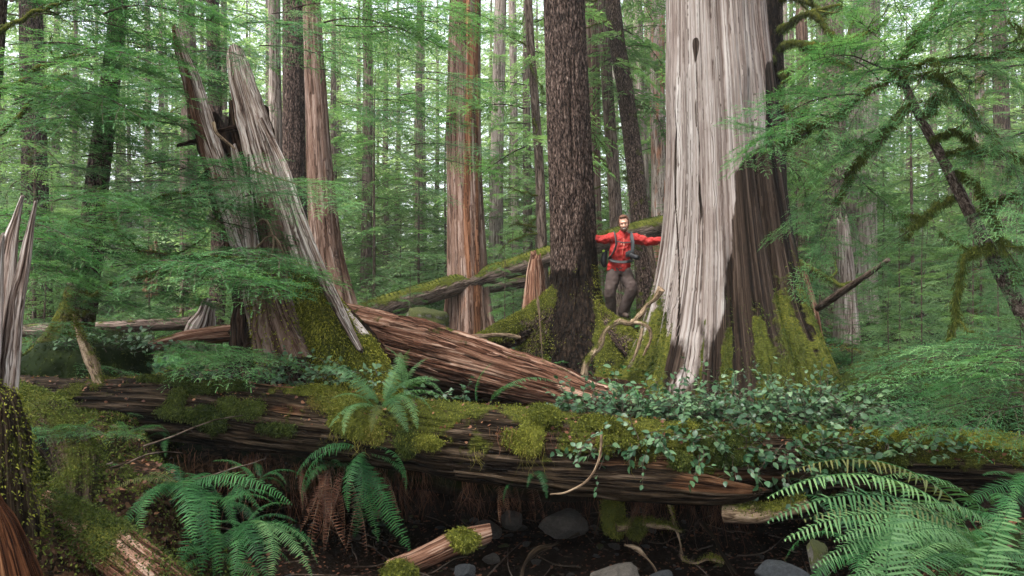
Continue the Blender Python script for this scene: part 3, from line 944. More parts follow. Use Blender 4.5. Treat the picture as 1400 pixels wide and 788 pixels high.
def frond_at(parent, base, tip, key='pale', kind=0, arch=0, roll=0, dead=False):
    """one frond whose stem runs from base to tip: its own mesh is turned so that its chord matches"""
    if key in ('green', 'pale') and _fr.random() < .10: key = 'brown'
    me = FROND[key][kind]
    roll = roll + _fr.uniform(-.25, .25)
    a0, a1 = FR_SPECS[kind]
    t = np.linspace(0, 1, 40)
    ang = R(a0) + (R(a1) - R(a0)) * t ** .9
    cx, cz = np.cos(ang[:-1]).sum() * .9 / 39, np.sin(ang[:-1]).sum() * .9 / 39
    base = np.asarray(base, float); tip = np.asarray(tip, float)
    d = tip - base
    s = np.linalg.norm(d) / math.hypot(cx, cz)
    az = math.atan2(d[1], d[0]); el = math.atan2(d[2], math.hypot(d[0], d[1]))
    pitch = math.atan2(cz, cx) - el
    o = bpy.data.objects.new('frond', me)
    COL.objects.link(o)
    o.parent = parent
    o.matrix_basis = Matrix.Translation(Vector((base - np.array(parent.location)).tolist())) @ Matrix.Rotation(az, 4, 'Z') @ Matrix.Rotation(pitch, 4, 'Y') @ Matrix.Rotation(roll, 4, 'X') @ Matrix.Scale(s, 4)
    return o

# ------------------------------------------------------------------ salal
def salal_leaves(P, D, N, L, rs, g=None, rnd=None):
    """ovate leaves with a fold along the midrib"""
    n = len(P)
    S = unit(np.cross(D, N)); N = np.cross(S, D)
    L = L[:, None]
    K = [0, .18, .45, .75, 1.0]; hw = [.02, .26, .34, .20, .0]
    cols = []
    for k, h in zip(K, hw):
        c = P + D * L * k - N * L * .22 * k * k
        cols += [c + S * L * h + N * L * .06 * h * 3, c, c - S * L * h + N * L * .06 * h * 3]
    V = np.stack(cols, 1).reshape(-1, 3)
    b = np.arange(n)[:, None] * 15
    Q = np.concatenate([b + [3 * k + q, 3 * k + q + 1, 3 * k + q + 4, 3 * k + q + 3] for k in range(4) for q in (0, 1)])
    g = g or G()
    g.add(V, Q, None, 0, rnd=np.repeat(rs.random(n) if rnd is None else rnd, 15))
    return g
# ------------------------------------------------------------------ forest behind
rs0 = np.random.default_rng(11)
CROWN = {}
def mk_mesh(name, g, mats): return mesh(name, g, mats, smooth=False)
LM, LF = [M['needle'], M['twig']], [M['needle_far'], M['twig']]
CROWN['young'] = [mk_mesh('crown_foliage', crown_geo('mid', .25, 5.5 + i % 3, 44, 1.5, 700 + i), LM) for i in range(5)]
CROWN['mature'] = [mk_mesh('crown_foliage', crown_geo('mid', 1.0, 14, 34, 2.2, 720 + i, .6, .8, trunk_r=.15), LM) for i in range(4)]
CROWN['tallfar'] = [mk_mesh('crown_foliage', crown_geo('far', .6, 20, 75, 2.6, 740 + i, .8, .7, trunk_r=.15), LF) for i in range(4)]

def young_stem(h, r, seed):
    rs = np.random.default_rng(seed)
    P = np.array([[0, 0, -.3], [0, 0, h * .3], [rs.normal(0, .05), rs.normal(0, .05), h * .7], [rs.normal(0, .1), 0, h]])
    return mesh('trunk', tube(P, [r, r * .8, r * .5, .006], 8, 24, lambda th, s, p, fc: .08 * r * fbm(p * 6, seed, 3), seed=seed), M['twig'])
YST = [young_stem(5.6 + i % 3, .05, i) for i in range(5)]
def place_tree(x, y, kind, v, scale, rz, name, label, group, trunk=None, mat=None):
    z = float(ground_h(x, y))
    t = empty(name, (x, y, z), label, 'tree', group)
    t.rotation_euler = (0, 0, rz); t.scale = (scale,) * 3
    if trunk is not None:
        o = bpy.data.objects.new('trunk', trunk); COL.objects.link(o); o.parent = t
    o = bpy.data.objects.new('crown', CROWN[kind][v]); COL.objects.link(o); o.parent = t
    return t

def clear(x, y, rad):
    """true when a small tree here would hide none of the things that must be seen"""
    px = x / y * 1000 + 700
    w = rad / y * 1000
    if y < 14.5 and px + w > 600 and px - w < 1150: return False
    if y < 16.5 and px + w > 795 and px - w < 930: return False
    if y < 17.5 and px + w * .6 > 600 and px - w * .6 < 675: return False
    if y < 15.5 and px + w * .7 > 330 and px - w * .7 < 480: return False
    return True

pts = []
def far_enough(x, y, d):
    return all((x - a) ** 2 + (y - b) ** 2 > d * d for a, b in pts)
# young hemlocks of the understorey
cnt = 0; tries = 0
while cnt < 110 and tries < 6000:
    tries += 1
    y = 12.5 + 30 * rs0.random() ** 1.2
    x = rs0.uniform(-.85 * y - 1, .85 * y + 1)
    s = rs0.uniform(.45, 1.15) * (1 if y > 17 else .7)
    if not clear(x, y, 1.5 * s) or not far_enough(x, y, 1.4): continue
    px = x / y * 1000 + 700
    if 800 < px < 915 and y < 24: s *= .55
    pts.append((x, y))
    v = int(rs0.integers(5))
    place_tree(x, y, 'young', v, s, rs0.random() * 6.28, 'young_hemlock', 'slender young green hemlock with low feathery boughs in the understorey', 'young hemlocks of the understorey', YST[v])
    cnt += 1

# mature trunks seen one by one: (px at top, px at base, width px, depth, material, alt, moss, label)
BG = [
    (806, 812, 22, 22, 'cedar_red', .2, .1, 'reddish trunk just right of the dark hemlock behind the man'),
    (822, 850, 15, 20, 'bark_far', .0, .3, 'thin brown trunk with mossy stubs above the head of the man'),
    (836, 888, 21, 18.5, 'hemlock', .3, .35, 'dark leaning trunk above the right shoulder of the man'),
    (871, 884, 13, 30, 'bark_pale', .2, .0, 'pale slim trunk beside the dark leaning trunk'),
    (898, 903, 19, 26, 'bark_pale', .45, .0, 'pinkish pale trunk near the left edge of the giant cedar'),
    (722, 745, 11, 17, 'bark_far', .0, .3, 'thin dark mossy trunk with bare arms left of the dark hemlock'),
    (503, 500, 12, 24, 'bark_far', .1, .1, 'narrow brown trunk between the orange cedar and the middle cedar'),
    (684, 678, 16, 32, 'bark_pale', .2, .1, 'grey trunk seen between middle cedar and dark hemlock'),
    (1058, 1062, 17, 15, 'hemlock', .4, .4, 'dark trunk with mossy arms right of the giant cedar'),
    (1140, 1142, 26, 24, 'bark_far', .3, .0, 'broad brown trunk in shade behind the right boughs'),
    (1185, 1176, 34, 26, 'bark_pale', .3, .0, 'broad greyish pink trunk behind the right boughs'),
    (1096, 1100, 15, 28, 'cedar_red', .2, .0, 'reddish trunk low behind the giant cedar'),
    (1120, 1128, 10, 33, 'bark_pale', .2, .0, 'pale trunk between the reddish and the brown trunk'),
    (1342, 1338, 11, 20, 'bark_pale', .0, .55, 'yellow mossy trunk behind the leaning thin hemlock'),
    (255, 262, 20, 22, 'bark_far', .0, .3, 'shaded brown trunk left of the broken stump'),
    (40, 52, 28, 17, 'hemlock', .3, .3, 'dark thick trunk deep in the left boughs'),
    (700, 706, 9, 40, 'bark_pale', .1, .0, 'farthest pale trunk right of the middle cedar'),
    (838, 842, 10, 40, 'bark_pale', .3, .0, 'far pinkish trunk over the man between thin brown and leaning trunks'),
    (858, 868, 12, 34, 'bark_pale', .2, .0, 'far pale trunk behind the dark leaning trunk'),
    (886, 889, 9, 42, 'bark_pale', .4, .0, 'far slim pink trunk left of the giant cedar'),
    (770, 800, 9, 36, 'bark_far', .1, .0, 'far brown trunk peeping from behind the dark hemlock'),
    (1365, 1372, 18, 24, 'bark_far', .1, .3, 'brown trunk near the right edge of the forest'),
    (1070, 1082, 11, 36, 'bark_pale', .3, .0, 'pale trunk directly right of the giant cedar'),
]
for q, (xt, xb, w, d, mt, al, mo, lab) in enumerate(BG):
    rs = np.random.default_rng(900 + q)
    xm = (xt + xb) / 2 + rs.normal(0, 3)
    gz = float(ground_h((xb - 700) / 1000 * d, d))
    pyb = 394 - (gz - .3 - CZ) / d * 1000
    sl = (xt - xb) / 394
    zt = 13 + d * .25
    pyt = 394 - (zt - CZ) / d * 1000
    P, r = px_path([(xb, pyb, d, w * 1.9), (xb, pyb - 25, d, w * 1.35), (xb * .66 + xt * .34, 250, d, w * 1.08), (xb * .33 + xt * .67, 120, d, w), (xt, 0, d, w * .92), (xt + sl * .6 * -pyt, pyt, d, w * .5)])
    P[2:-1, 0] += rs.normal(0, .03, 3)
    t = empty('forest_tree', P[0], lab, 'tree')
    part('trunk', tube(P, r, 28, 130, cedar_disp(.06 * r[3], .05 * r[3], q, .6, r[3] * .9), seed=q, alt=al, moss=lambda V, N, fc, mo=mo: mo + sstep(3, 1.2, V[:, 2]) * .25, ref=[0, 1, 0]), M[mt], t)
    o = bpy.data.objects.new('crown', CROWN['mature'][q % 4]); COL.objects.link(o); o.parent = t
    o.location = (P[-2] - P[0]) * [.9, 1, 0] + [0, 0, (3.2 if d < 30 else 1.5) + (2.2 if 760 < xb < 950 else 0)]
    o.rotation_euler = (0, 0, rs.random() * 6)
    o.scale = (1.0, 1.0, 1.0) if d > 24 else (.8, .8, .9)
    pts.append((P[0][0], P[0][1]))
    # bare mossy arms on the near slim ones
    if d <= 24 or q in (3, 4):
        sp = []
        for k in range(9):
            z = rs.uniform(2.6, 2.4 + .40 * d)
            f = (z - P[0][2]) / (P[-1][2] - P[0][2])
            c = P[2] * (1 - f) + P[4] * f if False else np.array([np.interp(z, P[:, 2], P[:, 0]), d, z])
            a = rs.uniform(0, 2 * PI)
            L = rs.uniform(.5, 1.8)
            sp.append((crooked(c, [math.cos(a), math.sin(a) * .6, rs.uniform(-.2, .5)], L, 5, rs, .28, .06), .022, .006))
        branchset(t, sp, 950 + q, .75 if mo > 0 else .35, 2, dens=260, blen=(.02, .07), hang=.8)

# tall dark green trees farther back
cnt = 0; tries = 0
while cnt < 42 and tries < 6000:
    tries += 1
    y = 26 + 34 * rs0.random()
    x = rs0.uniform(-.9 * y - 2, .9 * y + 2)
    if not far_enough(x, y, 2.6): continue
    px = x / y * 1000 + 700
    pts.append((x, y))
    v = int(rs0.integers(4))
    s = rs0.uniform(.7, 1.2)
    if 800 < px < 920: s *= .6
    if v not in CROWN.get('st', {}):
        CROWN.setdefault('st', {})[v] = mesh('trunk', tube(np.array([[0, 0, -.5], [0, 0, 4], [.1, 0, 12], [0, .1, 22]]), [.24, .19, .13, .03], 14, 50, lambda th, s, p, fc: .03 * fbm(p * [5, 5, .8], 7, 3) + np.exp(-s / .7) * .1, seed=v, alt=.1), M['bark_far'])
    place_tree(x, y, 'tallfar', v, s, rs0.random() * 6.28, 'forest_tree', 'full green hemlock standing far back in the forest', 'far hemlocks', CROWN['st'][v])

# the wood beyond reads as one mass
rs = np.random.default_rng(5)
g = G()
for i in range(6500):
    a = rs.uniform(R(20), R(160))
    d = rs.uniform(62, 92)
    x, y = d * math.cos(a), d * math.sin(a)
    z = float(1.5 + 6 * max(0, (d - 50) / 90)) + 27 * rs.random() ** 1.5
    az = rs.uniform(0, 2 * PI)
    add_arrays(g, ARR['far'][rs.integers(4)], basis((x, y, z), (math.cos(az), math.sin(az), rs.normal(-.1, .15)), 0, rs.uniform(2.0, 3.6)), rs.random() * .3)
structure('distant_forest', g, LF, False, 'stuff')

# mossy log lying across the middle distance, and the small logs
def log(name, pts, mat, label, seed, nu=60, nv=140, moss=None, alt=None, amp=.02, jag=.08, fz=0, fzm='moss', cat='log', fl=(.02, .05)):
    P, r = px_path(pts)
    t = empty(name, P.mean(0) - [0, 0, r.mean()], label, cat)
    def d(th, s, pos, fc):
        return amp * (fbm(np.stack([fc[..., 0] * 14, fc[..., 1] * 14, fc[..., 2] * 1.2], -1), seed, 4) + .8 * fbm(pos * 2.5, seed + 1, 3))
    mf = moss if callable(moss) or moss is None else (lambda V, N, fc: np.clip(moss * (.35 + .75 * N[:, 2]) + .15 * fbm(V * 3, seed, 3), 0, 1))
    g = tube(P, r, nu, nv, d, seed=seed, moss=mf, alt=alt, jag=jag)
    part('trunk', g, M[mat], t)
    if fz:
        V, N, m = g.last
        part('moss', fuzz(V, N, np.clip(m - .25, 0, 1), fz, fl, .010, .5, .6, seed), M[fzm], t)
    return t
log('fallen_log', [(380, 478, 14.5, 44), (520, 422, 15, 32), (600, 397, 15.5, 29), (680, 373, 16, 27), (760, 348, 16.5, 28), (850, 324, 17, 29), (940, 300, 17.5, 27), (1010, 282, 18, 22)], 'bark_far',
    'long mossy log leaning up behind the man and the dark hemlock', 61, moss=.85, fz=22000, fzm='moss_dark')
log('fallen_log', [(525, 430, 18, 20), (600, 402, 18.5, 18), (700, 388, 19, 18), (800, 372, 20, 16)], 'bark_far', 'thin brown log behind the long mossy log', 62, moss=.6, fz=3000)
log('fallen_log', [(28, 452, 9.5, 18), (130, 449, 9.5, 18), (258, 443, 9.6, 17)], 'bark_far', 'straight weathered brown log lying behind the left boughs', 63, moss=.45)
log('fallen_log', [(120, 508, 9.0, 22), (200, 478, 9.2, 20), (262, 462, 9.3, 22), (320, 455, 9.4, 24)], 'rot_red', 'short reddish rotten log at the foot of the broken stump', 64, moss=.5)
# stubs of broken wood standing behind
def stub(px, pyb, pyt, w, d, mat, label, seed, alt=0, lean=0, moss=.1, name='snag'):
    P, r = px_path([(px, pyb + 12, d, w * 1.35), (px + lean * .3, pyb * .6 + pyt * .4, d, w), (px + lean * .7, pyb * .3 + pyt * .7, d, w * .8), (px + lean, pyt, d, w * .35)])
    t = empty(name, P[0], label, 'snag')
    part('trunk', tube(P, r, 40, 50, cedar_disp(.03, .02, seed, .5, .04), seed=seed, alt=alt, moss=moss, jag=.22), M[mat], t)
stub(732, 420, 350, 22, 14, 'rot_red', 'red broken snag left of the dark hemlock', 65)
stub(268, 470, 425, 24, 9.4, 'snag', 'short grey stub standing under the left boughs', 66, lean=14)
stub(1105, 470, 365, 26, 13.5, 'rot_red', 'leaning broken snag just right of the giant cedar', 67, lean=-14, alt=.3, moss=.3)
stub(1158, 480, 300, 24, 17, 'bark_pale', 'pale split snag behind the right boughs', 68, lean=-6)
stub(210, 395, 330, 16, 17, 'rot_red', 'small red snag low behind the middle boughs', 69)
# ------------------------------------------------------------------ broken stump
bs = empty('broken_stump', W(430, 510, 7.6), 'tall splintered rotten stump with leaning grey shards and yellow moss', 'stump')
def shard(pts, seed, mat='snag', ell=(.5, 1), moss=0, alt=0, jag=.05, nu=70, nv=150, amp=.02, fz=None, label=None, rough=1):
    P, r = px_path(pts)
    def d(th, s, pos, fc):
        k = np.stack([np.cos(th) * 6 + seed, np.sin(th) * 6, s * .9], -1)
        return amp * (1 - 2.5 * np.abs(fbm(k, seed, 4))) * np.minimum(1, fc_r(fc) / .06) + .5 * amp * fbm(pos * 6, seed + 2, 3)
    g = tube(P, r, nu, nv, d, ell=ell, seed=seed, moss=moss, alt=alt, jag=jag, ref=[0, 1, 0])
    o = part('shard', g, M[mat], bs, label=label)
    if fz is not None:
        V, N, m = g.last
        fuzz(V, N, np.clip(m - .3, 0, 1), fz[0], (.015, .045), .011, .7, .6, seed, fz[1])
    return o
def fc_r(fc): return np.hypot(fc[..., 0], fc[..., 1])
sfz = G()
def slab_moss(V, N, fc):
    py = 394 - (V[:, 2] - CZ) / V[:, 1] * 1000
    px = V[:, 0] / V[:, 1] * 1000 + 700
    # mossy lower body; the right edge stays bare pale wood
    edge = 470 + (px - 400) * 0
    n = fbm(V * [6, 6, 3], 12, 4)
    right = (px - (424 + (py - 350) * .58))
    return np.clip(sstep(345, 400, py) * 1.0 * np.maximum(sstep(14, -6, right), sstep(445, 480, py)) + .20 * sstep(180, 330, py) + .22 * n, 0, 1)
# the great leaning slab
shard([(505, 580, 7.2, 120), (480, 520, 7.25, 104), (454, 470, 7.3, 88), (419, 400, 7.4, 58), (392, 320, 7.5, 50), (367, 240, 7.6, 42), (347, 170, 7.7, 36), (330, 110, 7.8, 28), (320, 66, 7.9, 13)], 1, ell=(.55, 1), moss=slab_moss,
      alt=lambda V, N, fc: .25 + .25 * fbm(V * [9, 9, 1.5], 3, 3), nu=160, nv=260, amp=.035, fz=(42000, sfz))
# rib of pale wood along its right edge
shard([(492, 478, 7.05, 6), (470, 436, 7.1, 12), (440, 375, 7.2, 15), (411, 300, 7.34, 14), (386, 225, 7.45, 11), (357, 165, 7.6, 7)], 2, ell=(.6, 1), amp=.010, jag=.1, alt=.1)
# tall thin spike at left
shard([(372, 450, 7.5, 60), (350, 372, 7.5, 44), (325, 300, 7.55, 36), (300, 235, 7.6, 27), (276, 165, 7.65, 27), (262, 110, 7.7, 20), (248, 70, 7.7, 12), (239, 38, 7.7, 4)], 3, ell=(.45, 1), amp=.022,
      alt=lambda V, N, fc: .75 * sstep(2.3, 3.6, V[:, 2]) * (N[:, 0] < .2) * .8, nu=90, nv=200)
shard([(318, 260, 7.6, 12), (300, 225, 7.6, 12), (286, 185, 7.6, 9), (276, 140, 7.6, 3)], 4, ell=(.5, 1), amp=.006, nu=24, nv=60)
shard([(356, 420, 7.35, 30), (345, 340, 7.35, 20), (334, 270, 7.4, 15), (324, 222, 7.4, 10), (318, 198, 7.4, 5)], 5, ell=(.5, 1), amp=.01, nu=40, nv=90)
shard([(348, 350, 7.3, 7), (343, 280, 7.3, 7), (340, 215, 7.3, 4)], 6, ell=(.5, 1), amp=.004, nu=20, nv=50)
shard([(330, 165, 7.9, 22), (326, 120, 7.9, 18), (318, 90, 7.9, 6)], 7, alt=.9, ell=(.5, 1), amp=.015, nu=30, nv=50)
shard([(412, 510, 7.2, 50), (392, 440, 7.3, 42), (380, 380, 7.35, 32), (372, 320, 7.4, 24), (362, 270, 7.45, 8)], 8, mat='cedar_red', alt=.1, ell=(.6, 1), amp=.04, moss=.25, nu=80, nv=120)
shard([(392, 505, 7.1, 70), (378, 460, 7.2, 56), (366, 410, 7.25, 40), (362, 350, 7.3, 10)], 9, mat='cedar_red', ell=(.6, 1), amp=.04, alt=.1, moss=.38, nu=80, nv=100, fz=(2500, sfz))
# rotten dark core behind the shards, open at its top
P, r = px_path([(430, 560, 8.0, 230), (415, 500, 8.0, 200), (390, 420, 8.05, 130), (365, 330, 8.1, 98), (342, 250, 8.1, 92), (328, 200, 8.1, 88), (322, 165, 8.1, 76)])
def core_d(th, s, pos, fc):
    return .06 * (1 - 2.5 * np.abs(fbm(np.stack([np.cos(th) * 5, np.sin(th) * 5, s * 1.3], -1), 33, 4))) + .06 * fbm(pos * 3, 34, 3)
part('rotten_core', tube(P, r, 160, 180, core_d, seed=12, moss=lambda V, N, fc: .30 + .2 * N[:, 2], jag=.25, ref=[0, 1, 0]), M['core'], bs)
# dark slabs lying across its top
for q, pts in enumerate([[(330, 176, 7.8, 18), (300, 182, 7.75, 17), (268, 193, 7.7, 10), (236, 201, 7.6, 3)], [(325, 212, 7.7, 12), (300, 226, 7.65, 15), (272, 247, 7.6, 10), (245, 268, 7.5, 3)]]):
    P, r = px_path(pts)
    part('rotten_slab', tube(P, r, 50, 70, lambda th, s, p, fc: .025 * fbm(p * 9, 40 + q, 4) + .012 * (1 - 2.5 * np.abs(fbm(np.stack([np.cos(th) * 5, np.sin(th) * 5, s * 2], -1), 40 + q, 4))), ell=(1, .6), seed=q, jag=.12, moss=.2), M['core'], bs)
# pale roots dangling
for q, pts in enumerate([[(292, 168, 7.3, 5), (296, 182, 7.25, 5), (312, 196, 7.2, 4), (322, 204, 7.2, 3)], [(352, 228, 7.2, 3), (380, 244, 7.1, 3), (400, 250, 7.1, 2), (424, 262, 7.1, 2)],
                         [(345, 312, 7.2, 3), (362, 300, 7.1, 3), (374, 330, 7.1, 3), (366, 372, 7.1, 2)], [(350, 340, 7.2, 3), (372, 322, 7.05, 3), (388, 350, 7.05, 3), (394, 398, 7.05, 2)]]):
    P, r = px_path(pts)
    part('dead_root', tube(P, r, 6, 40, seed=q), M['root_pale'], bs)
# hanging moss mass at its foot
V = []
part('moss', sfz, M['moss_bright'], bs)

# ------------------------------------------------------------------ red rotten log sloping down from the stump
rl = empty('fallen_log', W(650, 490, 7.9), 'reddish peeling rotten log sloping down from the broken stump', 'log')
P, r = px_path([(440, 442, 9.0, 58), (500, 460, 8.7, 70), (580, 484, 8.3, 80), (660, 506, 7.9, 74), (740, 528, 7.5, 60), (810, 548, 7.2, 42), (870, 566, 6.9, 26)])
def rl_d(th, s, pos, fc):
    k = np.stack([np.cos(th) * 4.5, np.sin(th) * 4.5, s * .55], -1)
    st = fbm(k, 51, 4)
    return .045 * np.round(st * 4) / 4 + .03 * (1 - 2.5 * np.abs(fbm(k * [3, 3, 2], 52, 4))) + .02 * fbm(pos * 4, 53, 3)
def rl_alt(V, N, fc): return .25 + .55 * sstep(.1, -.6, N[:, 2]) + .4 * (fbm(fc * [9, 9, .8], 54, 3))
g = tube(P, r, 200, 320, rl_d, seed=21, alt=rl_alt, moss=lambda V, N, fc: .18 + .2 * N[:, 2] + .35 * sstep(6.95, 6.7, V[:, 1]), jag=.1)
part('trunk', g, M['rot_red'], rl)
Vr, Nr, _ = g.last
# peeled strips of wood along it
rs = np.random.default_rng(3)
for q in range(34):
    t = rs.uniform(.05, .93)
    i = int(t * (len(P) - 1)); f = t * (len(P) - 1) - i
    c = P[i] * (1 - f) + P[min(i + 1, len(P) - 1)] * f; rr = r[i] * (1 - f) + r[min(i + 1, len(P) - 1)] * f
    dr = unit((P[min(i + 1, len(P) - 1)] - P[i])[None])[0]
    a = rs.uniform(-.9, .9)
    off = np.array([0, -math.cos(a), math.sin(a)])
    off = unit((off - dr * np.dot(off, dr))[None])[0]
    L = rs.uniform(.25, 1.3)
    c = c + off * (rr + .005)
    pth = [c - dr * L * .5, c - dr * L * .15 + off * .01, c + dr * L * .2 + off * rs.uniform(0, .03), c + dr * L * .5 + off * rs.uniform(-.01, .05)]
    part('peeled_strip', tube(pth, [.006, rs.uniform(.012, .04), rs.uniform(.012, .03), .003], 14, 40, lambda th, s, p, fc: .006 * fbm(p * [20, 20, 20], q, 3), ell=(.45, 1), ref=off, seed=q, alt=rs.uniform(0, .5), jag=.03), M['rot_red'], rl)

# ------------------------------------------------------------------ the long log across the stream
ml = empty('fallen_log', W(700, 610, 5.6), 'long wet mossy log spanning the stream with ferns and leafy shrubs', 'log')
MLP = [(-60, 545, 6.8, 70), (60, 552, 6.5, 70), (200, 556, 6.3, 82), (330, 568, 6.1, 92), (440, 581, 5.9, 96), (560, 595, 5.75, 98), (680, 608, 5.6, 102), (800, 616, 5.5, 96), (920, 622, 5.4, 88), (1040, 626, 5.3, 80), (1180, 628, 5.25, 74), (1300, 630, 5.2, 70), (1460, 640, 5.1, 64), (1720, 655, 5.0, 58)]
P, r = px_path(MLP)
r = r * .94
def ml_d(th, s, pos, fc):
    k = np.stack([np.cos(th) * 3.5, np.sin(th) * 3.5, s * .5], -1)
    return .035 * np.round(fbm(k, 61, 4) * 4) / 4 + .02 * (1 - 2.5 * np.abs(fbm(k * [3, 3, 2.5], 62, 4))) + .035 * fbm(pos * 2.2, 63, 3)
def ml_moss(V, N, fc):
    px = V[:, 0] / V[:, 1] * 1000 + 700
    n = fbm(V * 2.4, 64, 4)
    m = .16 + .32 * N[:, 2] + .6 * n + .45 * fbm(V * 8, 66, 3)
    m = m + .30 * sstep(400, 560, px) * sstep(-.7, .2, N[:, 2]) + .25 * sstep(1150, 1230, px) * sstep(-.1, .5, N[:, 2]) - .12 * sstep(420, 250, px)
    return np.clip(m, 0, .95)
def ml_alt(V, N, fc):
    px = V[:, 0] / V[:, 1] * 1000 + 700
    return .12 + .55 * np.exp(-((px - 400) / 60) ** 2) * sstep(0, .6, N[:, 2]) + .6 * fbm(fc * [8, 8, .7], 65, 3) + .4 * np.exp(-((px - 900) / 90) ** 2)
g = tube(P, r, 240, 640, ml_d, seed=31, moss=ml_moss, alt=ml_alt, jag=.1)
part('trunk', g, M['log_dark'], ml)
Vm, Nm, mm = g.last
fz = fuzz(Vm, Nm, np.where(Nm[:, 2] > -.5, np.clip(mm - .42, 0, 1), 0), 60000, (.008, .024), .006, .35, .6, 31)
part('moss', fz, M['moss'], ml)
# split slab along its underside that ends broken near the right
P, r = px_path([(640, 642, 5.42, 20), (760, 654, 5.3, 34), (860, 662, 5.2, 42), (950, 669, 5.14, 36), (1010, 674, 5.1, 20), (1050, 672, 5.08, 5)])
g = tube(P, r, 90, 220, lambda th, s, p, fc: .022 * (1 - 2.5 * np.abs(fbm(np.stack([np.cos(th) * 4, np.sin(th) * 4, s * .8], -1), 71, 4))) + .015 * fbm(p * 5, 72, 3), ell=(.6, 1), seed=33, jag=.12, moss=lambda V, N, fc: .12 + .45 * fbm(V * 4, 73, 3) + .1 * N[:, 2], alt=lambda V, N, fc: .2 + .5 * sstep(860, 960, V[:, 0] / V[:, 1] * 1000 + 700) * sstep(-.3, .3, N[:, 2]))
part('split_slab', g, M['log_dark'], ml)

rs = np.random.default_rng(91)
ok = np.where((Nm[:, 2] > .15))[0]
idx = rs.choice(ok, 1500)
a = rs.uniform(0, 2 * PI, 1500)
D = unit(np.stack([np.cos(a), np.sin(a) * .6, rs.normal(0, .3, 1500)], -1))
structure('leaf_litter', salal_leaves(Vm[idx] + [0, 0, .012], D, unit(Nm[idx] + rs.normal(0, .4, (1500, 3))), rs.uniform(.01, .04, 1500), rs), M['fern_dead'], True, 'stuff')
# cushions of moss on the log and moss beards hanging from it
def on_log(px, ang):
    """a point of the long log's surface: ang 0 faces the camera, 90 degrees is its top"""
    x = np.interp(px, [q[0] for q in MLP], range(len(MLP)))
    i = int(min(x, len(MLP) - 2)); f = x - i
    a, b = MLP[i], MLP[i + 1]
    py, d, w = (a[k] * (1 - f) + b[k] * f for k in (1, 2, 3))
    c = W(px, py, d)
    rr = w / 2000 * d
    return c + np.array([0, -math.cos(ang), math.sin(ang)]) * rr, np.array([0, -math.cos(ang), math.sin(ang)])
def cushion(cpx, ang, rx, rz, thick, seed, mat='moss', parent=ml, hang=0.0, n=5000):
    c, nn = on_log(cpx, ang)
    rs = np.random.default_rng(seed)
    # a bumpy patch wrapped over the log, thickest in the middle
    nu_, nv_ = 26, 26
    aa, ss = np.meshgrid(np.linspace(-1, 1, nu_), np.linspace(-1, 1, nv_), indexing='ij')
    rad = np.hypot(aa, ss)
    pts_, nrm_ = [], []
    for a_, s_, q_ in zip(aa.ravel(), ss.ravel(), rad.ravel()):
        p, n_ = on_log(cpx + s_ * rx, ang + a_ * rz)
        pts_.append(p); nrm_.append(n_)
    p, n_ = np.array(pts_), np.array(nrm_)
    q_ = rad.ravel() + .75 * fbm(p * 6, seed, 4)
    h = thick * np.sqrt(np.clip(1 - q_ ** 2, 0, 1)) * (1 + .5 * fbm(p * 14, seed + 1, 3)) - .03 * (q_ >= 1)
    V = p + n_ * h[:, None]
    i, j = np.meshgrid(np.arange(nu_ - 1), np.arange(nv_ - 1), indexing='ij')
    Q = np.stack([i * nv_ + j, (i + 1) * nv_ + j, (i + 1) * nv_ + j + 1, i * nv_ + j + 1], -1).reshape(-1, 4)
    g = G().add(V, Q[:, ::-1], rnd=.4)
    w = np.where(q_ < 1, 1, 0.0)
    fuzz(V, n_, w, n, (.012, .03 + hang), .007, .5 + hang * 8, .6, seed, g)
    return part('moss_cushion', g, M[mat], parent)
rs = np.random.default_rng(42)
CU = [(480, 55, 42, .5, .04, 'moss'), (500, 25, 40, .5, .03, 'moss'), (742, 70, 22, .4, .07, 'moss'), (725, 25, 18, .6, .03, 'moss'), (1250, 70, 60, .5, .05, 'moss_bright'), (1350, 72, 70, .5, .05, 'moss_bright'), (1200, 60, 40, .4, .04, 'moss_bright')]
for q in range(40):
    x = rs.uniform(90, 1400)
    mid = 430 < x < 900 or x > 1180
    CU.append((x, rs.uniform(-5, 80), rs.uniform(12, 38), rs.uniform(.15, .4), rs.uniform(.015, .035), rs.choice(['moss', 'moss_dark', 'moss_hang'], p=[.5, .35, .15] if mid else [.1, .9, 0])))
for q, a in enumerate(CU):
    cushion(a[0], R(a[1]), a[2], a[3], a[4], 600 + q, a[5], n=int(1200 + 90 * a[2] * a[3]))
# beards: thin hanging strands below moss
def strands(centers, n, ln, seed, wd=.0016, spread=.05, g=None, curl=.03, segs=5):
    rs = np.random.default_rng(seed)
    g = g or G()
    c = np.asarray(centers)[rs.integers(len(centers), size=n)] + rs.normal(0, spread, (n, 3)) * [1, .6, .5]
    L = rs.uniform(ln[0], ln[1], n)
    dv = rs.normal(0, .16, (n, 2))
    az = rs.uniform(0, PI, n)
    S = np.stack([np.cos(az), np.sin(az), 0 * az], -1) * wd
    cols = []
    for k in range(segs + 1):
        u = k / segs
        p = c + np.stack([dv[:, 0] * L * u + curl * np.sin(u * 5 + az * 4) * u, dv[:, 1] * L * u, -L * u], -1)
        w = 1 - .75 * u
        cols += [p - S * w, p + S * w]
    V = np.stack(cols, 1).reshape(-1, 3)
    b = np.arange(n)[:, None] * (2 * segs + 2)
    Q = np.concatenate([b + [2 * k, 2 * k + 1, 2 * k + 3, 2 * k + 2] for k in range(segs)])
    g.add(V, Q, rnd=np.repeat(rs.random(n), 2 * segs + 2))
    return g
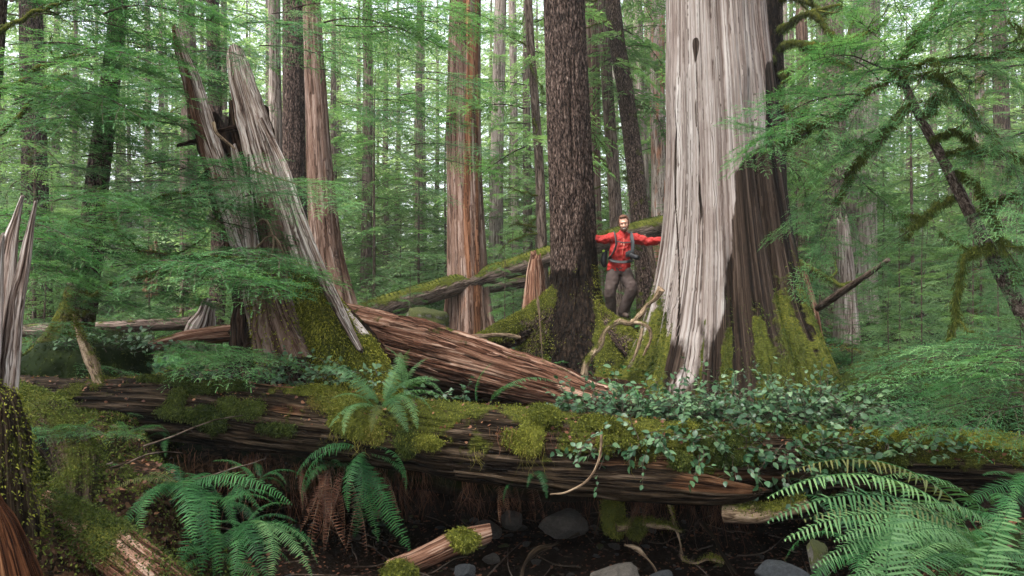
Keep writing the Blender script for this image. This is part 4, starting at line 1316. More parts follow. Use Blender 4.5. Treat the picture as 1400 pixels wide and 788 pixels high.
for q, (px, ang, n, l0, l1, mt) in enumerate([(500, -5, 50, .03, .12, 'moss_hang'), (575, 10, 30, .04, .12, 'moss_hang'), (655, 0, 40, .04, .14, 'moss_hang'), (690, 30, 80, .05, .22, 'fern_dead'), (726, 12, 110, .05, .20, 'moss_hang'), (745, 30, 60, .05, .2, 'fern_dead'), (470, 0, 40, .03, .1, 'moss_hang'), (860, 0, 50, .03, .12, 'moss_hang')]):
    part('moss_beard', strands([on_log(px, R(ang))[0]], n, (l0, l1), 700 + q, .002, .045), M[mt], ml)

# ------------------------------------------------------------------ dead fronds and roots curtain under the log
cs = []
for a, b, y0, n in [(395, 470, 640, 30), (470, 560, 640, 8), (560, 640, 630, 10), (640, 770, 640, 26), (780, 860, 650, 8), (860, 1040, 665, 30), (300, 400, 625, 12), (250, 300, 620, 5)]:
    rs = np.random.default_rng(a)
    for k in range(n):
        cs.append(W(rs.uniform(a, b), y0 + rs.uniform(-8, 10), rs.uniform(5.9, 6.5)))
g = strands(cs[::3], 1300, (.08, .55), 5, .0030, .035, curl=.06)
strands(cs, 1500, (.05, .35), 6, .0016, .08, g=g)
structure('hanging_dead_roots', g, M['fern_dead'], False, 'stuff')

# ------------------------------------------------------------------ ferns
f = empty('sword_fern', W(520, 560, 5.55), 'blue green fern tuft drooping over the front of the mossy log', 'fern')
for q, (bx, by, tx, ty, dt, k) in enumerate([(520, 562, 432, 500, 5.9, 0), (520, 562, 448, 585, 5.2, 0), (515, 565, 452, 545, 5.4, 2), (520, 562, 500, 590, 5.1, 3), (525, 560, 576, 586, 5.15, 1), (530, 562, 548, 592, 5.0, 4), (520, 560, 612, 548, 5.5, 0), (525, 556, 598, 520, 5.8, 0), (522, 556, 528, 478, 6.0, 3), (520, 560, 470, 520, 5.7, 2), (528, 560, 560, 500, 6.0, 0), (505, 565, 478, 592, 5.15, 1), (520, 560, 590, 560, 5.3, 2)]):
    frond_at(f, W(bx, by, 5.6), W(tx, ty, dt), 'pale', k, roll=(q % 3 - 1) * .3)
f = empty('sword_fern', W(560, 545, 6.7), 'fern behind the log at the foot of the mossy stump', 'fern')
for q, (tx, ty, dt, k) in enumerate([(524, 472, 6.6, 3), (560, 478, 6.5, 0), (604, 520, 6.4, 0), (606, 540, 6.3, 2), (585, 490, 6.8, 0), (540, 490, 6.9, 3)]):
    frond_at(f, W(553, 540, 6.7), W(tx, ty, dt), 'pale', k, roll=(q % 3 - 1) * .3)
f = empty('sword_fern', W(662, 556, 5.9), 'two-frond fern standing on the log beside the red rotten log', 'fern')
frond_at(f, W(655, 558, 5.9), W(672, 497, 5.9), 'green', 3)
frond_at(f, W(668, 556, 5.85), W(762, 524, 5.8), 'pale', 0)
frond_at(f, W(668, 556, 5.85), W(720, 532, 5.6), 'pale', 2)
f = empty('sword_fern', W(485, 620, 5.6), 'dark fern hanging from under the log above the dead roots', 'fern')
for q, (tx, ty, dt, k) in enumerate([(556, 672, 5.3, 1), (530, 690, 5.3, 6), (545, 764, 5.3, 6), (490, 735, 5.3, 1), (510, 742, 5.4, 6), (556, 655, 5.5, 0), (405, 655, 5.4, 1), (415, 688, 5.5, 5), (470, 700, 5.2, 4)]):
    frond_at(f, W(480 + q * 3, 618, 5.6), W(tx, ty, dt), 'green', k, roll=(q % 3 - 1) * .4)
f = empty('sword_fern', W(735, 650, 5.35), 'small fern poking out below the middle of the log', 'fern')
for q, (tx, ty, dt, k) in enumerate([(752, 682, 5.1, 1), (722, 668, 5.2, 1), (690, 690, 5.3, 1)]):
    frond_at(f, W(728, 648, 5.4), W(tx, ty, dt), 'green', k)
# the ferns of the lower left
f = empty('sword_fern', W(262, 668, 4.3), 'green fern fanning out in the lower left below the log', 'fern')
for q, (tx, ty, dt, k) in enumerate([(150, 668, 4.1, 0), (162, 742, 3.9, 1), (205, 735, 3.8, 1), (238, 790, 3.8, 1), (282, 790, 3.8, 1), (318, 780, 3.9, 1), (352, 700, 4.1, 0), (400, 690, 4.2, 0), (212, 642, 4.6, 3), (196, 700, 3.9, 4), (300, 655, 4.6, 0), (258, 745, 3.7, 4), (180, 665, 4.5, 2)]):
    frond_at(f, W(250, 672, 4.3), W(tx, ty, dt), 'green', k, roll=(q % 3 - 1) * .35)
f = empty('sword_fern', W(345, 730, 4.2), 'fern at the bottom edge with paler yellowing fronds by the dead roots', 'fern')
for q, (tx, ty, dt, k) in enumerate([(420, 790, 3.9, 0), (405, 715, 4.2, 0), (432, 745, 4.2, 0), (375, 800, 3.8, 1), (330, 810, 3.8, 1), (300, 790, 3.9, 1), (395, 690, 4.4, 2), (290, 720, 4.2, 2), (350, 795, 3.7, 4), (425, 770, 4.0, 0)]):
    frond_at(f, W(335, 722, 4.2), W(tx, ty, dt), 'pale' if q in (0, 3, 9) else 'green', k, roll=(q % 3 - 1) * .35)
# the big out-of-focus ferns of the lower right
f = empty('sword_fern', W(1330, 790, 2.6), 'large pale green fern arching toward the stream in the lower right', 'fern')
for q, (bx, by, tx, ty, db, dt, k) in enumerate([(1345, 770, 1040, 702, 2.8, 2.8, 0), (1345, 745, 1068, 650, 3.0, 3.1, 2), (1350, 770, 1048, 680, 2.9, 2.9, 2), (1340, 790, 1072, 738, 2.7, 2.6, 2), (1340, 800, 1110, 775, 2.6, 2.5, 2), (1340, 800, 1160, 820, 2.4, 2.2, 2),
                                            (1350, 780, 1100, 712, 2.8, 2.7, 2), (1370, 800, 1210, 850, 2.3, 2.0, 0), (1370, 740, 1180, 662, 3.1, 3.1, 2), (1350, 780, 1140, 740, 2.6, 2.5, 2), (1350, 780, 1180, 770, 2.5, 2.3, 2), (1360, 790, 1230, 790, 2.4, 2.2, 2), (1350, 790, 1140, 810, 2.5, 2.4, 2), (1370, 760, 1230, 700, 2.9, 2.8, 2), (1370, 780, 1270, 740, 2.6, 2.5, 2)]):
    frond_at(f, W(bx, by, db), W(tx, ty, dt), 'pale', k, roll=(q % 3 - 1) * .25)
f = empty('sword_fern', W(1400, 820, 1.8), 'nearest blurred fern with upright broad fronds at the lower right corner', 'fern')
for q, (bx, by, tx, ty, db, dt, k) in enumerate([(1270, 1060, 1305, 672, 1.6, 1.75, 3), (1340, 1080, 1420, 690, 1.5, 1.7, 3), (1450, 860, 1340, 880, 1.8, 1.6, 2), (1450, 820, 1330, 770, 1.9, 1.8, 2), (1250, 960, 1215, 780, 1.7, 1.8, 3), (1400, 960, 1385, 720, 1.6, 1.8, 3)]):
    frond_at(f, W(bx, by, db), W(tx, ty, dt), 'pale', k, roll=(q % 3 - 1) * .2)
f = empty('sword_fern', W(1400, 600, 3.9), 'dark fern at the right edge above the big pale ferns', 'fern')
for q, (tx, ty, dt, k) in enumerate([(1300, 680, 3.7, 0), (1340, 650, 3.8, 0), (1380, 620, 4.0, 0), (1320, 710, 3.6, 0), (1390, 690, 3.5, 1)]):
    frond_at(f, W(1410, 690, 3.9), W(tx, ty, dt), 'green', k, roll=(q % 3 - 1) * .3)

rs = np.random.default_rng(14)
for (x0, x1, n_, lab) in [(400, 470, 12, 'rusty dead fern fronds hanging at the left of the dark hanging fern'), (470, 560, 5, 'few rusty dead fronds behind the dark hanging fern'), (640, 740, 9, 'rusty dead fronds hanging under the middle of the log'), (870, 1010, 10, 'rusty dead fronds hanging under the split slab')]:
    f = empty('dead_fern', W((x0 + x1) / 2, 640, 5.8), lab, 'dead fern')
    for k in range(n_):
        bx = rs.uniform(x0, x1); by = 625 + (bx - 400) * .06 + rs.uniform(0, 15)
        frond_at(f, W(bx, by, 5.8), W(bx + rs.normal(0, 22), by + rs.uniform(50, 135) * (1 if x0 < 600 else .55), 5.6 + rs.uniform(-.2, .2)), 'dead', 6, roll=rs.uniform(-1, 1))
# ------------------------------------------------------------------ salal along the log
def shrub(pxs, py, d, n, spread, label, seed, group=None, hang=0):
    rs = np.random.default_rng(seed)
    g, st = G(), G()
    base0 = W(np.mean(pxs), py, d)
    t = empty('leafy_shrub', base0, label, 'shrub', group)
    tips = []
    for k in range(int(n * 1.5)):
        px = rs.uniform(*pxs)
        b = W(px, py + rs.uniform(-5, 12), d + rs.uniform(-.15, .25))
        a = rs.uniform(0, 2 * PI)
        hg = rs.random() < hang
        dr = [math.cos(a) * .8, math.sin(a) * .6 - (.5 if hg else .1), (-.6 if hg else rs.uniform(.2, .9))]
        L = rs.uniform(.12, .38) * spread
        P = crooked(b, dr, L, 5, rs, .35, .10)
        tube(P, np.linspace(.0035, .0015, 6), 4, 10, seed=k, g=st, capA=False, capB=False)
        C = catmull(P, 9)
        for q in range(1, 9):
            tips.append((C[q], unit((C[q] - C[q - 1])[None])[0]))
    Pp = np.array([a for a, b in tips]); Dd = np.array([b for a, b in tips])
    m = len(Pp)
    D = unit(Dd * .6 + rs.normal(0, .7, (m, 3)) * [1, 1, .45] + [0, -.15, -.12])
    N = unit(rs.normal(0, .45, (m, 3)) + [0, -.25, 1])
    salal_leaves(Pp, D, N, rs.uniform(.03, .068, m), rs, g)
    part('leaves', g, M['salal'], t, smooth=True)
    part('stem', st, M['twig'], t)
SH = 'leafy shrubs along the top of the log'
shrub((745, 850), 562, 5.75, 44, 1.0, 'low leafy shrub beside the lower end of the red log', 1, SH)
shrub((840, 950), 560, 5.8, 80, 1.1, 'leafy shrub on the log below the left buttress of the giant cedar', 2, SH)
shrub((940, 1050), 570, 5.7, 120, 1.25, 'leafy shrub on the log in front of the middle of the giant cedar', 3, SH)
shrub((1030, 1150), 572, 5.6, 150, 1.5, 'tallest and densest leafy shrub on the log', 4, SH)
shrub((1110, 1225), 590, 5.4, 120, 1.3, 'leafy shrub at the right end of the row beside bright moss', 5, SH)
shrub((860, 1000), 598, 5.25, 60, 1.0, 'leafy shrub trailing down the front of the log', 6, SH, hang=.6)
shrub((1000, 1200), 612, 5.15, 90, 1.2, 'leafy shrub hanging over the broken end of the split slab', 7, SH, hang=.4)
shrub((785, 850), 615, 5.2, 9, .9, 'few small leaves dangling by the looping vine', 8, SH, hang=.7)
shrub((960, 1060), 530, 7.2, 10, 1.2, 'sparse leafy stems rising before the foot of the giant cedar', 9)
shrub((250, 420), 520, 6.6, 44, 1.2, 'leafy shrub on the dark left part of the log', 10)
shrub((400, 520), 512, 6.4, 22, .9, 'leafy shrub at the mossy foot of the broken stump', 11)
shrub((560, 640), 540, 6.3, 7, .7, 'few leaves between the stump ferns and the red log', 12)
shrub((1210, 1330), 615, 5.0, 16, .8, 'low leafy shrub on bright moss at the right of the log', 13)
shrub((90, 250), 470, 7.6, 30, 1.1, 'shaded leafy shrub at the foot of the left hemlock', 14)

# looping bare vine
P, r = px_path([(822, 590, 5.15, 4), (820, 625, 5.05, 4), (805, 655, 5.0, 3.4), (775, 673, 5.0, 3), (752, 676, 5.05, 2)])
single('vine', tube(P, r, 7, 50, lambda th, s, p, fc: .001 * fbm(p * 40, 1, 2)), M['root_pale'], 'thin bare vine looping below the log', 'vine')
# ------------------------------------------------------------------ left edge: shattered white wood, roots and bank
sp = empty('splintered_stump', W(10, 560, 3.6), 'shattered pale grey splinters standing at the left edge', 'stump')
def spl(pts, seed, **k):
    P, r = px_path(pts)
    g = tube(P, r, 40, 110, lambda th, s, pos, fc: .006 * (1 - 2.5 * np.abs(fbm(np.stack([np.cos(th) * 5 + seed, np.sin(th) * 5, s * 1.2], -1), seed, 4))), ell=(.35, 1), seed=seed, jag=.03, ref=[0, 1, 0], **k)
    part('splinter', g, M['snag'], sp)
spl([(-16, 620, 3.6, 50), (-6, 520, 3.6, 40), (3, 420, 3.6, 34), (12, 340, 3.6, 22), (22, 300, 3.6, 10), (31, 266, 3.6, 2)], 1)
spl([(2, 600, 3.55, 34), (10, 520, 3.55, 30), (20, 430, 3.55, 22), (33, 360, 3.55, 15), (42, 310, 3.55, 7), (49, 276, 3.55, 1.5)], 2)
spl([(-20, 560, 3.5, 30), (-10, 440, 3.5, 24), (-2, 350, 3.5, 12), (4, 318, 3.5, 3)], 3)
P, r = px_path([(-20, 790, 3.45, 130), (-16, 700, 3.45, 116), (-12, 620, 3.45, 96), (-10, 560, 3.45, 70), (-12, 525, 3.45, 30)])
g = tube(P, r, 90, 90, lambda th, s, p, fc: .05 * fbm(p * 4, 3, 4), seed=5, moss=.42, jag=.12, alt=.3)
part('base', g, M['log_dark'], sp)
fz = G(); V, N, m = g.last; fuzz(V, N, np.clip(m, 0, 1), 5000, (.01, .03), .006, .5, .6, 5, fz); part('moss', fz, M['moss'], sp)
ow = empty('split_log', W(10, 750, 3.2), 'broken orange brown wood block in the bottom left corner', 'log')
P, r = px_path([(30, 900, 3.1, 110), (18, 800, 3.1, 70), (2, 730, 3.1, 46), (-12, 680, 3.1, 10)])
part('trunk', tube(P, r, 60, 80, lambda th, s, p, fc: .02 * (1 - 2.5 * np.abs(fbm(np.stack([np.cos(th) * 5, np.sin(th) * 5, s * 1.2], -1), 8, 4))), seed=8, jag=.1, ell=(.6, 1)), M['orange'], ow)

def rootlog(pts, name, label, seed, mat='log_dark', moss=.7, nf=9000, amp=.025, alt=.3, fm='moss', fl=(.01, .03), cat='root', side=0):
    P, r = px_path(pts)
    t = empty(name, P.mean(0), label, cat)
    g = tube(P, r, 50, 130, lambda th, s, pos, fc: amp * fbm(pos * 5, seed, 4), seed=seed, moss=lambda V, N, fc: np.clip(moss * (.6 + .5 * N[:, 2] + .5 * fbm(V * 4, seed + 1, 3)), 0, .95), alt=alt, jag=.04)
    part('wood', g, M[mat], t)
    V, N, m = g.last
    if nf: part('moss', fuzz(V, N, np.clip(m - .3, 0, 1), nf, fl, .006, .4, .6, seed), M[fm], t)
    return t
rootlog([(15, 545, 4.6, 40), (60, 570, 4.4, 60), (95, 620, 4.2, 58), (105, 680, 4.0, 52), (88, 730, 3.9, 56), (80, 800, 3.8, 70)], 'root', 'thick mossy root bending down the lower left bank', 81, 'log_dark', .62, fm='moss_dark')
rootlog([(60, 690, 3.9, 40), (130, 735, 3.7, 58), (185, 775, 3.5, 66), (250, 830, 3.4, 70)], 'fallen_log', 'rotten brown log sloping into the bottom left of the photo', 82, 'rot_red', .5, alt=.1, cat='log', fm='moss_dark')
rootlog([(150, 560, 6.2, 14), (128, 500, 6.4, 16), (108, 455, 6.6, 10), (100, 430, 6.7, 4)], 'root', 'short mossy snag poking up on the left end of the long log', 83, 'root_pale', .5, nf=1500)
rootlog([(170, 640, 4.4, 20), (190, 700, 4.2, 26), (180, 760, 4.0, 28)], 'root', 'thin root descending beside the lower left fern', 84, 'log_dark', .4, nf=1500, fm='moss_dark')

rootlog([(-10, 640, 4.3, 30), (40, 660, 4.2, 34), (80, 700, 4.0, 28)], 'root', 'mossy root under the white splinters', 85, 'log_dark', .6, nf=2500, fm='moss')
rootlog([(120, 640, 4.8, 18), (165, 625, 4.9, 16), (215, 640, 5.0, 14), (235, 680, 5.0, 10)], 'root', 'thin dark root arching over the lower left fern fan', 86, 'log_dark', .4, nf=1500, fm='moss_dark')
rootlog([(110, 600, 4.5, 26), (140, 660, 4.3, 24), (150, 720, 4.1, 28), (135, 790, 4.0, 30)], 'root', 'brown root running down the lower left bank', 87, 'rot_red', .45, nf=2500, fm='moss_dark')
# small leafy sprigs on the left bank
def sprig(pts, d, label, seed, n=10, L=.14):
    rs = np.random.default_rng(seed)
    t = empty('young_hemlock', W(pts[0][0], pts[0][1], d), label, 'sapling')
    for k in range(n):
        a, b = pts[0], pts[1]
        f = rs.random()
        bx, by = a[0] + (b[0] - a[0]) * f, a[1] + (b[1] - a[1]) * f
        ang = rs.uniform(-.3, PI + .3)
        p = W(bx, by, d)
        bough(t, p, p + np.array([math.cos(ang), rs.uniform(-.7, .3), math.sin(ang) * .35]) * L * rs.uniform(.7, 1.5), k)
    return t
sprig([(65, 590), (195, 600)], 4.2, 'bright green sprigs on the lower left bank under the log', 1, 14, .2)
sprig([(170, 610), (200, 570)], 5.0, 'small bright sprig close under the dark left part of the log', 2, 5, .16)

# ------------------------------------------------------------------ stream bed: stones and mossy sticks
def stone_mesh(seed, flat=.7, rough=.25, facets=13):
    rs = np.random.default_rng(seed)
    nu_, nv_ = 56, 34
    th, ph = np.meshgrid(np.arange(nu_) / nu_ * 2 * PI, np.linspace(0, PI, nv_), indexing='ij')
    D = np.stack([np.cos(th) * np.sin(ph), np.sin(th) * np.sin(ph), np.cos(ph)], -1)
    k = 1 + rough * fbm(D * 1.1 + seed, seed, 2) + .16 * fbm(D * 3 + seed, seed + 1, 4)
    # a few planes cut it into facets
    for q in range(facets):
        nrm = unit(rs.normal(0, 1, 3)[None])[0]
        dd = (D * nrm).sum(-1)
        k = np.where(dd > .3, np.minimum(k, rs.uniform(.62, .88) / np.maximum(dd, .3)), k)
    k = k + .035 * fbm(D * 9 + seed, seed + 2, 3)
    V = D * k[..., None] * [1.15, rs.uniform(.7, 1), flat]
    i, j = np.meshgrid(np.arange(nu_), np.arange(nv_ - 1), indexing='ij')
    Q = np.stack([i * nv_ + j, i * nv_ + j + 1, ((i + 1) % nu_) * nv_ + j + 1, ((i + 1) % nu_) * nv_ + j], -1).reshape(-1, 4)
    return G().add(V.reshape(-1, 3), Q)
STONE = {m: [mesh('stone', stone_mesh(40 + i), M[m]) for i in range(5)] for m in ('rock', 'rock_pale', 'rock_slate', 'rock_moss')}
def stone(px, py, d, w, mat, k, label, group=None, cat='stone', sz=.8, name='stone'):
    o = bpy.data.objects.new(name, STONE[mat][k % 5]); COL.objects.link(o)
    p = W(px, py, d); s = w / 2000 * d
    o.location = p; o.scale = (s, s, s * sz / .7 * .8); o.rotation_euler = (.2 * (k % 3 - 1), .15 * (k % 2), k * 1.3)
    return tag(o, label, cat, group)
def mound(px, py, d, w, seed, label):
    V, Q, T, _, _, _ = stone_mesh(seed + 20, .62, .3, 0).arrays()
    c = W(px, py, d)
    V = V * (w / 2000 * d) + c
    N = unit(unit(V - c) + [0, 0, .5])
    V = V + N * (.10 * w / 2000 * d * fbm(V * 5, seed, 3))[:, None]
    g = G().add(V, Q, rnd=.1)
    fuzz(V, N, np.where(N[:, 2] > -.2, 1, 0), int(60 * w), (.015, .05), .009, .5, .6, seed, g)
    single('mossy_mound', g, M['moss_dark'], label, 'mound')
stone(772, 716, 6.1, 66, 'rock_pale', 0, 'grey boulder with mossy shoulder below the hanging vine', cat='boulder')
stone(700, 712, 6.3, 44, 'rock_pale', 1, 'angular grey stone left of the boulder under the log')
stone(668, 722, 6.2, 40, 'rock', 2, 'dark grey stone under the log beside angular grey stone')
stone(842, 796, 5.0, 84, 'rock_pale', 3, 'large pale grey boulder at the bottom centre', cat='boulder', name='boulder')
stone(636, 782, 5.2, 38, 'rock_slate', 4, 'wet blue black stone near the mossy stick at the bottom')
stone(672, 764, 5.6, 24, 'rock_pale', 0, 'small tan stone between the blue black stone and the boulders')
stone(1118, 764, 3.6, 46, 'rock_moss', 1, 'bright mossy boulder beside the big ferns', cat='boulder', name='boulder', sz=1.5)
stone(1070, 786, 4.6, 70, 'rock_slate', 2, 'flat slate grey stone at the bottom right of the stream')
stone(905, 792, 5.2, 40, 'rock_slate', 3, 'small slate stone right of the large pale boulder')
stone(1325, 604, 6.2, 90, 'rock_slate', 4, 'wet dark slate rock behind the right end of the log', cat='boulder', sz=.6)
mound(1190, 566, 7.4, 150, 0, 'big mossy mound right of the giant cedar')
mound(1270, 560, 7.8, 90, 3, 'lower mossy mound behind the right boughs')
mound(848, 530, 11.4, 46, 2, 'mossy earth lump between the roots and the giant cedar')
mound(50, 640, 4.2, 60, 1, 'mossy stone wedged among the roots at far left')
stone(505, 452, 9.8, 60, 'rock_moss', 3, 'mossy hump just behind the top of the red log')
stone(585, 445, 12, 90, 'rock_moss', 1, 'green mossy hump at the foot of the middle cedar')
mound(1230, 520, 9.4, 110, 1, 'mossy mound among the seedlings right of the giant cedar')
mound(1330, 505, 10.2, 120, 2, 'far mossy mound near the foot of the leaning hemlock')
mound(1380, 560, 7.6, 100, 4, 'mossy mound at the right edge behind the log')
mound(120, 505, 8.0, 150, 2, 'mossy mound at the foot of the leaning left hemlock')
rs = np.random.default_rng(77)
k = 0
while k < 210:
    x = rs.uniform(-2.6, 2.7); y = rs.uniform(4.2, 7.5)
    z = float(ground_h(x, y))
    if z > .6: continue
    px = x / y * 1000 + 700; py = 394 - (z - CZ) / y * 1000
    w = 6 + 20 * rs.random() ** 2
    stone(px, py + w * .1, y, w, rs.choice(['rock', 'rock', 'rock_slate', 'rock_moss']), int(rs.integers(5)), 'one of the small dark wet stones of the shaded stream bed', 'stream bed stones', sz=rs.uniform(.6, 1))
    k += 1
rootlog([(530, 784, 5.3, 34), (575, 764, 5.3, 30), (625, 742, 5.4, 34), (672, 728, 5.5, 24)], 'stick', 'thick reddish stick with mossy ends in the stream', 91, 'rot_red', .15, nf=0, cat='stick', amp=.012, alt=0)
rs = np.random.default_rng(2)
def mossblob(px, py, d, w, h, label, seed, n=4000, name='moss_clump'):
    g = stone_mesh(seed, .8)
    V, Q, T, _, _, _ = g.arrays()
    c = W(px, py, d)
    V = V * [w / 2000 * d, w / 2400 * d, h / 1400 * d] + c
    N = unit(V - c)
    g = G().add(V, Q, rnd=.35)
    fuzz(V, N, np.ones(len(V)), n, (.012, .035), .007, .4, .6, seed, g)
    return single(name, g, M['moss'], label, 'moss clump')
mossblob(632, 738, 5.35, 44, 24, 'moss cushion on the upper end of the reddish stick', 1)
mossblob(548, 782, 5.2, 46, 26, 'moss cushion on the lower end of the reddish stick', 2)
mossblob(838, 706, 5.8, 28, 60, 'upright mossy stub standing in the stream', 3)
mossblob(868, 722, 5.7, 26, 22, 'small moss clump right of the upright mossy stub', 4)
rootlog([(846, 720, 5.7, 14), (880, 716, 5.7, 12), (910, 720, 5.6, 9), (928, 726, 5.6, 5)], 'root', 'mossy root reaching right from the mossy stub', 92, 'root_pale', .6, nf=1500)
rootlog([(915, 690, 5.9, 4), (922, 715, 5.8, 5), (930, 742, 5.75, 4), (934, 765, 5.7, 6), (952, 770, 5.6, 5), (968, 764, 5.6, 6), (992, 770, 5.6, 3)], 'root', 'curving root low in the stream hollow', 93, 'root_pale', .35, nf=600)
rootlog([(850, 745, 5.6, 4), (870, 750, 5.6, 5), (890, 770, 5.5, 4), (900, 788, 5.5, 3)], 'root', 'thin pale root right of the mossy stub', 94, 'root_pale', .1, nf=0)
rootlog([(960, 715, 5.7, 7), (978, 738, 5.6, 9), (984, 752, 5.6, 6), (1005, 785, 5.5, 8)], 'root', 'dark root dropping beside curving root', 95, 'log_dark', .1, nf=0)
rootlog([(712, 795, 5.4, 8), (718, 770, 5.5, 5), (735, 752, 5.55, 6), (760, 744, 5.6, 4), (790, 730, 5.7, 2.5)], 'root', 'dark arching root before the boulder', 96, 'log_dark', .1, nf=0)
rootlog([(985, 698, 5.2, 30), (1040, 702, 5.1, 26), (1100, 690, 5.0, 20)], 'stick', 'mossy pink broken stick under the split slab', 97, 'root_pale', .5, nf=3000, cat='stick')

# ------------------------------------------------------------------ tangled roots by the man
rootlog([(798, 516, 10.2, 10), (803, 494, 10.2, 8), (820, 472, 10.3, 9), (828, 452, 10.3, 7), (845, 440, 10.4, 9), (862, 442, 10.4, 7), (876, 430, 10.4, 8), (884, 418, 10.4, 6), (896, 408, 10.35, 8), (904, 396, 10.3, 12)], 'branch', 'gnarled brown branch arching up below the feet of the man', 101, 'root_pale', .55, nf=2500, amp=.02, cat='branch')
rootlog([(866, 440, 10.4, 6), (884, 446, 10.3, 5), (890, 462, 10.3, 4), (880, 486, 10.3, 2)], 'root', 'short forked twig drooping from the gnarled branch', 102, 'root_pale', .3, nf=300)
rootlog([(878, 452, 10.3, 4), (874, 470, 10.3, 4), (866, 492, 10.3, 2)], 'root', 'short twig hanging from the looping root', 103, 'root_pale', .1, nf=0)
rootlog([(742, 500, 9.5, 3), (738, 440, 9.5, 3), (734, 400, 9.5, 2)], 'root', 'thin stem standing before the roots of the dark hemlock', 104, 'root_pale', .2, nf=0)
rootlog([(640, 462, 11, 6), (680, 458, 11, 7), (712, 462, 11, 5)], 'stick', 'dead stick lying left of the mossy roots', 105, 'root_pale', .1, nf=0, cat='stick')
rootlog([(896, 380, 12.6, 10), (889, 345, 12.6, 9), (880, 322, 12.7, 8)], 'snag', 'slender dark dead stem behind the arm of the man', 106, 'twig', .2, nf=0, cat='snag')

# ------------------------------------------------------------------ mossy arms and near boughs
def arms(parent, lst, seed, d0, w=10, dens=1300, name='branch', mossmat='moss_dark', blen=(.015, .055), side=3, hang=1.3):
    sp = []
    for pts in lst:
        P = [W(a, b, d) for a, b, d in pts]
        sp.append((P, w / 2000 * d0, w / 2000 * d0 * .35))
    branchset(parent, sp, seed, .8, side, dens=dens, mossmat=mossmat, blen=blen, name=name, hang=hang)

# leaning thin hemlock at right
P, r = px_path([(1640, 880, 5.2, 34), (1545, 700, 5.4, 28), (1470, 560, 5.6, 24), (1410, 450, 5.8, 20), (1372, 380, 5.9, 18), (1330, 300, 6.0, 15), (1290, 220, 6.1, 12), (1255, 155, 6.2, 10), (1232, 105, 6.3, 8), (1222, 88, 6.3, 5)])
rt = empty('hemlock_tree', P[0], 'thin leaning hemlock at right with mossy drooping arms', 'tree')
part('trunk', tube(P, r, 40, 200, furrow_disp(.004, 5, .5, 0), seed=5, moss=.12), M['bark_twigtree'], rt)
arms(rt, [[(1228, 98, 6.3), (1180, 130, 6.1), (1130, 165, 5.9), (1075, 195, 5.8)],
          [(1245, 140, 6.2), (1215, 175, 6.0), (1188, 200, 5.9), (1165, 235, 5.8), (1143, 275, 5.8)],
          [(1232, 112, 6.3), (1262, 100, 6.1), (1300, 118, 5.9), (1328, 160, 5.8), (1362, 200, 5.7)],
          [(1262, 160, 6.2), (1275, 140, 6.0), (1282, 130, 5.9)],
          [(1292, 212, 6.1), (1325, 205, 5.9), (1370, 210, 5.8), (1430, 212, 5.7)],
          [(1300, 235, 6.1), (1330, 250, 5.9), (1352, 285, 5.8), (1372, 340, 5.8), (1410, 390, 5.7)],
          [(1338, 290, 6.0), (1368, 275, 5.8), (1400, 262, 5.7), (1450, 245, 5.6)],
          [(1302, 270, 6.1), (1270, 290, 6.0), (1245, 315, 5.9), (1232, 330, 5.9)],
          [(1352, 335, 5.9), (1325, 345, 5.8), (1312, 370, 5.8), (1308, 420, 5.8), (1300, 462, 5.8)],
          [(1228, 95, 6.3), (1270, 85, 6.2), (1330, 78, 6.0), (1430, 62, 5.9)],
          [(1225, 92, 6.3), (1250, 50, 6.3), (1285, 0, 6.3), (1300, -40, 6.3)],
          [(1275, 190, 6.1), (1310, 180, 6.0), (1340, 215, 5.9)]], 51, 6.0, 6, dens=1300, side=3)
rs = np.random.default_rng(8)
def bough_field(parent, specs, seed, wide=1.0):
    rs = np.random.default_rng(seed)
    for q, (bx, by, bd, tx, ty, td) in enumerate(specs):
        bough(parent, W(bx, by, bd), W(tx, ty, td), q + int(rs.integers(8)), rs.normal(0, .25), wide=wide)
